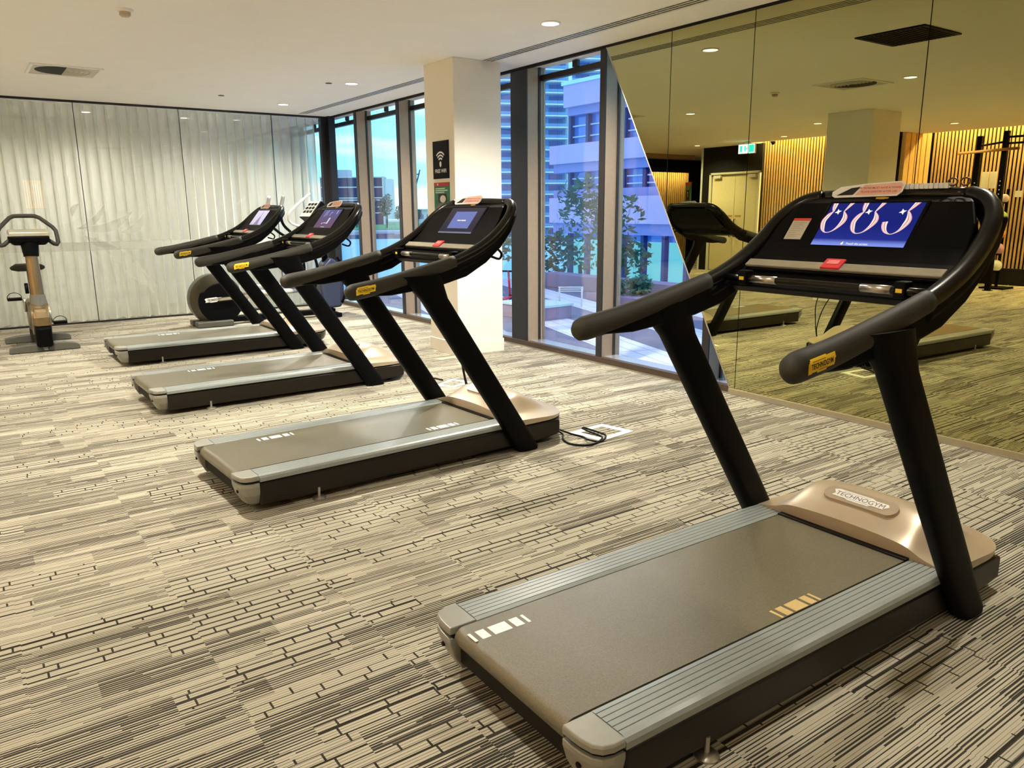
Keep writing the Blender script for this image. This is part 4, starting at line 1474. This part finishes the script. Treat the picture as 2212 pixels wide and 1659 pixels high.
# ================================================================== outside
struct('terrace', MB().box(4.99, 9.6, -8, 14.2, -.25, -.04), PAVING)
MAUVE = pm('mauve_cladding', (206, 176, 214), .7, 0, .3, .05, .3)
MAUVED = pm('mauve_stone', (150, 132, 160), .8, 0, .3, .1, 2)
struct('wall_parapet', MB().box(9.2, 9.6, -8, 12.0, -.04, .22), MAUVED, bevel=.01)
struct('street', MB().box(9.6, 60, -40, 48, -4.4, -4.2), pm('asphalt', (120, 122, 136), .9))
struct('harbour_water', MB().box(-90, 48, 14.2, 140, -3.2, -3.0).box(48, 160, 48, 140, -3.2, -3.0), pm('harbour_surface', (176, 244, 250), .55, 0, .3, .05, .2))
# far bank, square to the view
FW = Vector((.5635, .796, 0)).normalized()
RT = Vector((.8159, -.578, 0)).normalized()


def far(d, r, z):
    return FW * d + RT * r + Vector((0, 0, z))


struct('far_bank', MB().obox(far(215, 0, -2.75), FW * 85, RT * 200, (0, 0, .9)), pm('bank_stone', (206, 206, 214), .8))
go = obj('lawn', MB().obox(far(190, 0, -1.80), FW * 50, RT * 200, (0, 0, .10)), pm('lawn_green', (96, 190, 128), .9, 0, .2, .15, .2))
tag(go, 'strip of green lawn on the far bank across the water', 'lawn', None, 'stuff')
rocks = MB()
for i in range(90):
    rr_ = random.uniform(-70, -12)
    s = random.uniform(.35, .9)
    rocks.obox(far(129.2, rr_, -3.0), FW * s, RT * s * 1.5, (0, 0, s * .9))
tag(obj('rock_edge', rocks, pm('rock_dark', (70, 84, 120), .9)), 'dark rock edging along the far waterline', 'rocks', None, 'stuff')

# office block across the water
ob_ = empty('office_block', far(190, -37.5, -1.7), math.atan2(RT.y, RT.x), 'dark blue glass office block with white bands beyond the water', 'building')
obj('wall', MB().box(-8, 7.2, 0, 4, 0, 11.1), pm('block_navy', (24, 34, 104), .3), ob_)
f = MB()
for z in (2.6, 4.0, 5.6, 6.1, 8.6, 10.9):
    f.box(-8.1, 7.3, -.15, .1, z, z + .26)
obj('band', f, WHITE, ob_)
f = MB()
for x in (-6.0, 1.6, 3.0, 7.0):
    f.box(x - .25, x + .25, -.25, .1, 0, 11.2)
obj('pier', f, WHITE, ob_)
obj('end_wall', MB().box(7.3, 9.0, -.2, 4, 1.2, 10.6), pm('end_wall_white', (226, 232, 240), .7), ob_)
obj('roof_plant', MB().box(-5, -1, 1, 3.5, 11.1, 12.8), pm('plant_pale', (220, 226, 236), .7), ob_)
f = MB()
for i in range(7):
    f.box(-5.6 + i * .7, -5.25 + i * .7, -.2, .05, .6, 1.9)
obj('window', f, BLK, ob_)
for (r_, w, h, l) in ((-24, 9, 3.2, 'low white shed on the far bank right of the office block'), (-6, 14, 2.6, 'long low white building behind the far trees')):
    o = empty('low_building', far(205, r_, -1.7), math.atan2(RT.y, RT.x), l, 'building')
    obj('wall', MB().box(-w / 2, w / 2, 0, 8, 0, h), pm('shed_white', (226, 236, 240), .7), o)
    obj('roof', MB().box(-w / 2 - .4, w / 2 + .4, -.4, 8.4, h, h + .35), pm('shed_roof', (170, 196, 214), .6), o)
    f = MB()
    for i in range(int(w / 2)):
        f.box(-w / 2 + .5 + i * 2, -w / 2 + 1.7 + i * 2, -.05, .05, h * .35, h * .7)
    obj('window', f, pm('shed_window', (90, 130, 180), .3), o)
cr = empty('crane', far(139, -16.9, 4.8), 0, 'thin dark crane jib rising beyond the lawn left of the column', 'crane')
obj('mast', MB().tube([(0, 0, -6.5), (0, 0, 0), RT * 1.05 + Vector((0, 0, 3.6))], .12, 6), pm('crane_blue', (40, 70, 120), .6), cr)
obj('jib', MB().tube([RT * -.2 + Vector((0, 0, 2.8)), RT * 1.0 + Vector((0, 0, 2.85))], .10, 6), pm('crane_blue', (40, 70, 120), .6), cr)


def foliage(mb, blobs, n, s):
    for _ in range(n):
        c, rx, rz = random.choice(blobs)
        while True:
            p = Vector((random.uniform(-1, 1), random.uniform(-1, 1), random.uniform(-1, 1)))
            if .35 < p.length <= 1:
                break
        q = Vector(c) + Vector((p.x * rx, p.y * rx, p.z * rz))
        a = Vector((random.uniform(-1, 1), random.uniform(-1, 1), random.uniform(-1, 1))).normalized()
        b = a.orthogonal().normalized()
        k = s * random.uniform(.6, 1.3)
        mb.add([q + a * k, q + b * k * .45, q - a * k, q - b * k * .45], [(0, 1, 2, 3)])


def tree(loc, h, trunk, blobs, n, s, col, lab, nm='tree'):
    t = empty(nm, loc, 0, lab, 'tree')
    obj('trunk', MB().tube([(0, 0, 0), (.02 * h, 0, h * .4), (0, .02 * h, h * .75)], [trunk, trunk * .75, trunk * .4], 8), pm('bark', (96, 84, 84), .9), t)
    mb = MB()
    foliage(mb, blobs, n, s)
    obj('foliage', mb, pm('leaf_' + col[0], col[1], .7, 0, .3, .4, 3), t)
    return t


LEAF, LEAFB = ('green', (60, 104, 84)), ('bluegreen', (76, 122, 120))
tree((10.35, 12.1, -4.2), 6.0, .10, [((0, 0, 5.1), .75, .7), ((.4, -.4, 5.5), .6, .5), ((-.4, .5, 4.7), .55, .45), ((.75, -.5, 4.7), .5, .4), ((.1, .2, 5.9), .5, .4)], 1500, .085, LEAF, 'leafy street tree just outside the window right of the column')
tree((9.9, 14.6, -4.2), 5.4, .09, [((-.2, -.3, 5.0), .55, .55), ((-.5, .1, 4.7), .5, .4)], 650, .085, LEAF, 'smaller leafy tree seen in the narrow gap right of the column')
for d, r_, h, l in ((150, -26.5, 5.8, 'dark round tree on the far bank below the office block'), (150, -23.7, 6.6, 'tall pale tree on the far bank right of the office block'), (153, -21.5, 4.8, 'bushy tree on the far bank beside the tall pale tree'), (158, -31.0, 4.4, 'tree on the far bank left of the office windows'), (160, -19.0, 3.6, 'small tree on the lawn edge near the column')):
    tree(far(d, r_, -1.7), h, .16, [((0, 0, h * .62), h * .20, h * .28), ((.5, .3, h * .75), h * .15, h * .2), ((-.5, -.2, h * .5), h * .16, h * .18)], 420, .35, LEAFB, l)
sh = empty('shrub', (8.75, 9.15, .2), 0, 'rounded green shrub at the parapet seen through the triangular window', 'shrub')
mb = MB()
foliage(mb, [((0, 0, -.06), .30, .20), ((.1, -.2, .02), .2, .16), ((-.1, .25, -.1), .25, .12)], 900, .05)
obj('foliage', mb, pm('leaf_shrub', (70, 124, 96), .7, 0, .3, .4, 4), sh)
obj('planter', MB().box(-.35, .19, -.6, .6, -.24, -.14), MAUVED, sh)

# brick and mauve building across the street
f30 = empty('mauve_building', (30.0, 20, -4.2), 0, 'mauve clad building with glazed bands directly across the street', 'building')
Y0, Y1 = -30, 16.6
obj('wall', MB().box(.4, 14, Y0, Y1, 0, 12.6), pm('glazing_blue', (70, 120, 214), .15, 0, .8), f30)
f = MB()
for z0, z1, ye in ((4.85, 6.30, 18.0), (8.25, 9.30, 18.0), (11.35, 12.55, 16.7)):
    f.box(-.3, 14.2, Y0, ye, z0, z1)
obj('cladding_band', f, MAUVE, f30)
f = MB()
for z0, z1, ye in ((6.30, 6.75, 17.9), (7.75, 8.25, 17.9), (10.9, 11.35, 16.6), (4.25, 4.85, 17.9)):
    f.box(-.05, 14.1, Y0, ye, z0, z1)
obj('soffit_band', f, pm('soffit_mauve', (150, 140, 200), .7), f30)
f = MB()
y = Y0
while y < Y1:
    f.box(.1, .45, y, y + .22, 0, 12.0)
    y += 1.55
obj('mullion', f, pm('mullion_navy', (30, 44, 110), .5), f30)
f = MB()
y = Y0
while y < Y1 - 1.5:
    f.box(.30, .39, y + .35, y + 1.42, 1.45, 3.9)
    y += 1.55
obj('window', f, em('shop_window', (120, 232, 255), .85), f30)
f = MB()
for z in (6.95, 7.35, 9.7, 10.3):
    f.box(.25, .42, Y0, Y1, z, z + .07)
obj('glazing_bar', f, pm('bar_pale', (190, 214, 250), .4), f30)
obj('plinth', MB().box(-.4, .45, Y0, 18, 0, 1.2), MAUVED, f30)
obj('coping', MB().box(-.4, 14.3, Y0, 16.8, 12.55, 12.75), pm('coping_pale', (206, 236, 250), .5), f30)

# apartment tower further back, with balcony slabs
TP = far(112, 6.0, -4.2)
tw = empty('apartment_tower', TP, math.atan2(RT.y, RT.x) + .18, 'tall pale blue apartment tower with white balcony slabs rising behind', 'building')
obj('wall', MB().box(-8, 14, 1.6, 18, 0, 34), pm('tower_blue', (110, 160, 226), .4), tw)
f = MB()
for k in range(22):
    f.box(-9.0, 14.4, -.1, 1.7, k * 1.5 + .2, k * 1.5 + .34)
obj('balcony_slab', f, WHITE, tw)
f = MB()
for k in range(22):
    for q in (-7.2, -4.0, -.4, 3.4, 7.0):
        f.box(q, q + 1.9, 1.45, 1.65, k * 1.5 + .42, k * 1.5 + 1.5)
obj('window', f, pm('tower_window', (44, 84, 170), .25), tw)
f = MB()
for k in range(22):
    f.box(-8.9, 14.3, -.08, -.02, k * 1.5 + .34, k * 1.5 + .75)
obj('balustrade', f, film('balustrade_glass', (150, 200, 240), .35), tw)
f = MB()
for q in (-5.2, 1.9, 9.6):
    f.box(q, q + .5, -.2, 1.7, 0, 34)
obj('pier', f, pm('pier_white', (230, 240, 250), .6), tw)

# terrace furniture
pb = empty('planter_bench', (6.42, 8.45, -.04), .05, 'low dark stone bench block with pale top outside the window', 'bench')
obj('block', MB().box(-.28, .30, -.35, .5, 0, .17), MAUVED, pb, bevel=.008)
obj('top_slab', MB().box(-.30, .32, -.37, .52, .17, .205), pm('slab_pale', (200, 230, 236), .4), pb, bevel=.006)
wf = empty('bike_stand', (7.5, 9.06, -.04), -.6, 'thin white tubular stand on the terrace paving', 'stand')
mb = MB()
for x in (-.17, .17):
    mb.tube([(x, 0, 0), (x, 0, .30)], .012, 8)
obj('leg', mb, WHITE, wf, smooth=True)
mb = MB()
for z in (.24, .27, .30):
    mb.tube([(-.19, 0, z), (.19, 0, z)], .009, 8)
obj('rail', mb, WHITE, wf, smooth=True)
ks = empty('kick_scooter', (7.05, 10.12, -.04), .7, 'red kick scooter parked on the terrace beyond the window', 'scooter')
SR = pm('scooter_red', (226, 50, 70), .4)
obj('deck', MB().box(-.30, .20, -.05, .05, .06, .09), SR, ks, bevel=.008)
obj('stem', MB().tube([(.22, 0, .08), (.14, 0, .50)], .018, 8), SR, ks, smooth=True)
obj('handlebar', MB().tube([(.14, -.16, .49), (.14, .16, .49)], .014, 8), BLK, ks, smooth=True)
for x in (-.30, .24):
    obj('wheel', MB().lathe([(.03, -.016), (.055, -.014), (.055, .014), (.03, .016)], (x, 0, .056), 'y', 18), BLK, ks)
for d, r_, c, l in ((160, -17.3, (70, 90, 190), 'small blue parked car on the far bank left of the column'), (160, -14.8, (206, 214, 226), 'small white parked car on the far bank near the column')):
    k = empty('car', far(d, r_, -1.7), math.atan2(RT.y, RT.x), l, 'car')
    obj('body', MB().prism([(-1.1, .2), (-1.1, .6), (-.6, .7), (-.35, 1.05), (.4, 1.05), (.75, .68), (1.1, .6), (1.1, .2)], -.45, .45), pm('car_' + l.split()[1], c, .3), k, bevel=.05)
    for x in (-.7, .7):
        obj('wheel', MB().lathe([(.1, -.5), (.24, -.48), (.24, .48), (.1, .5)], (x, 0, .24), 'y', 14), BLK, k)
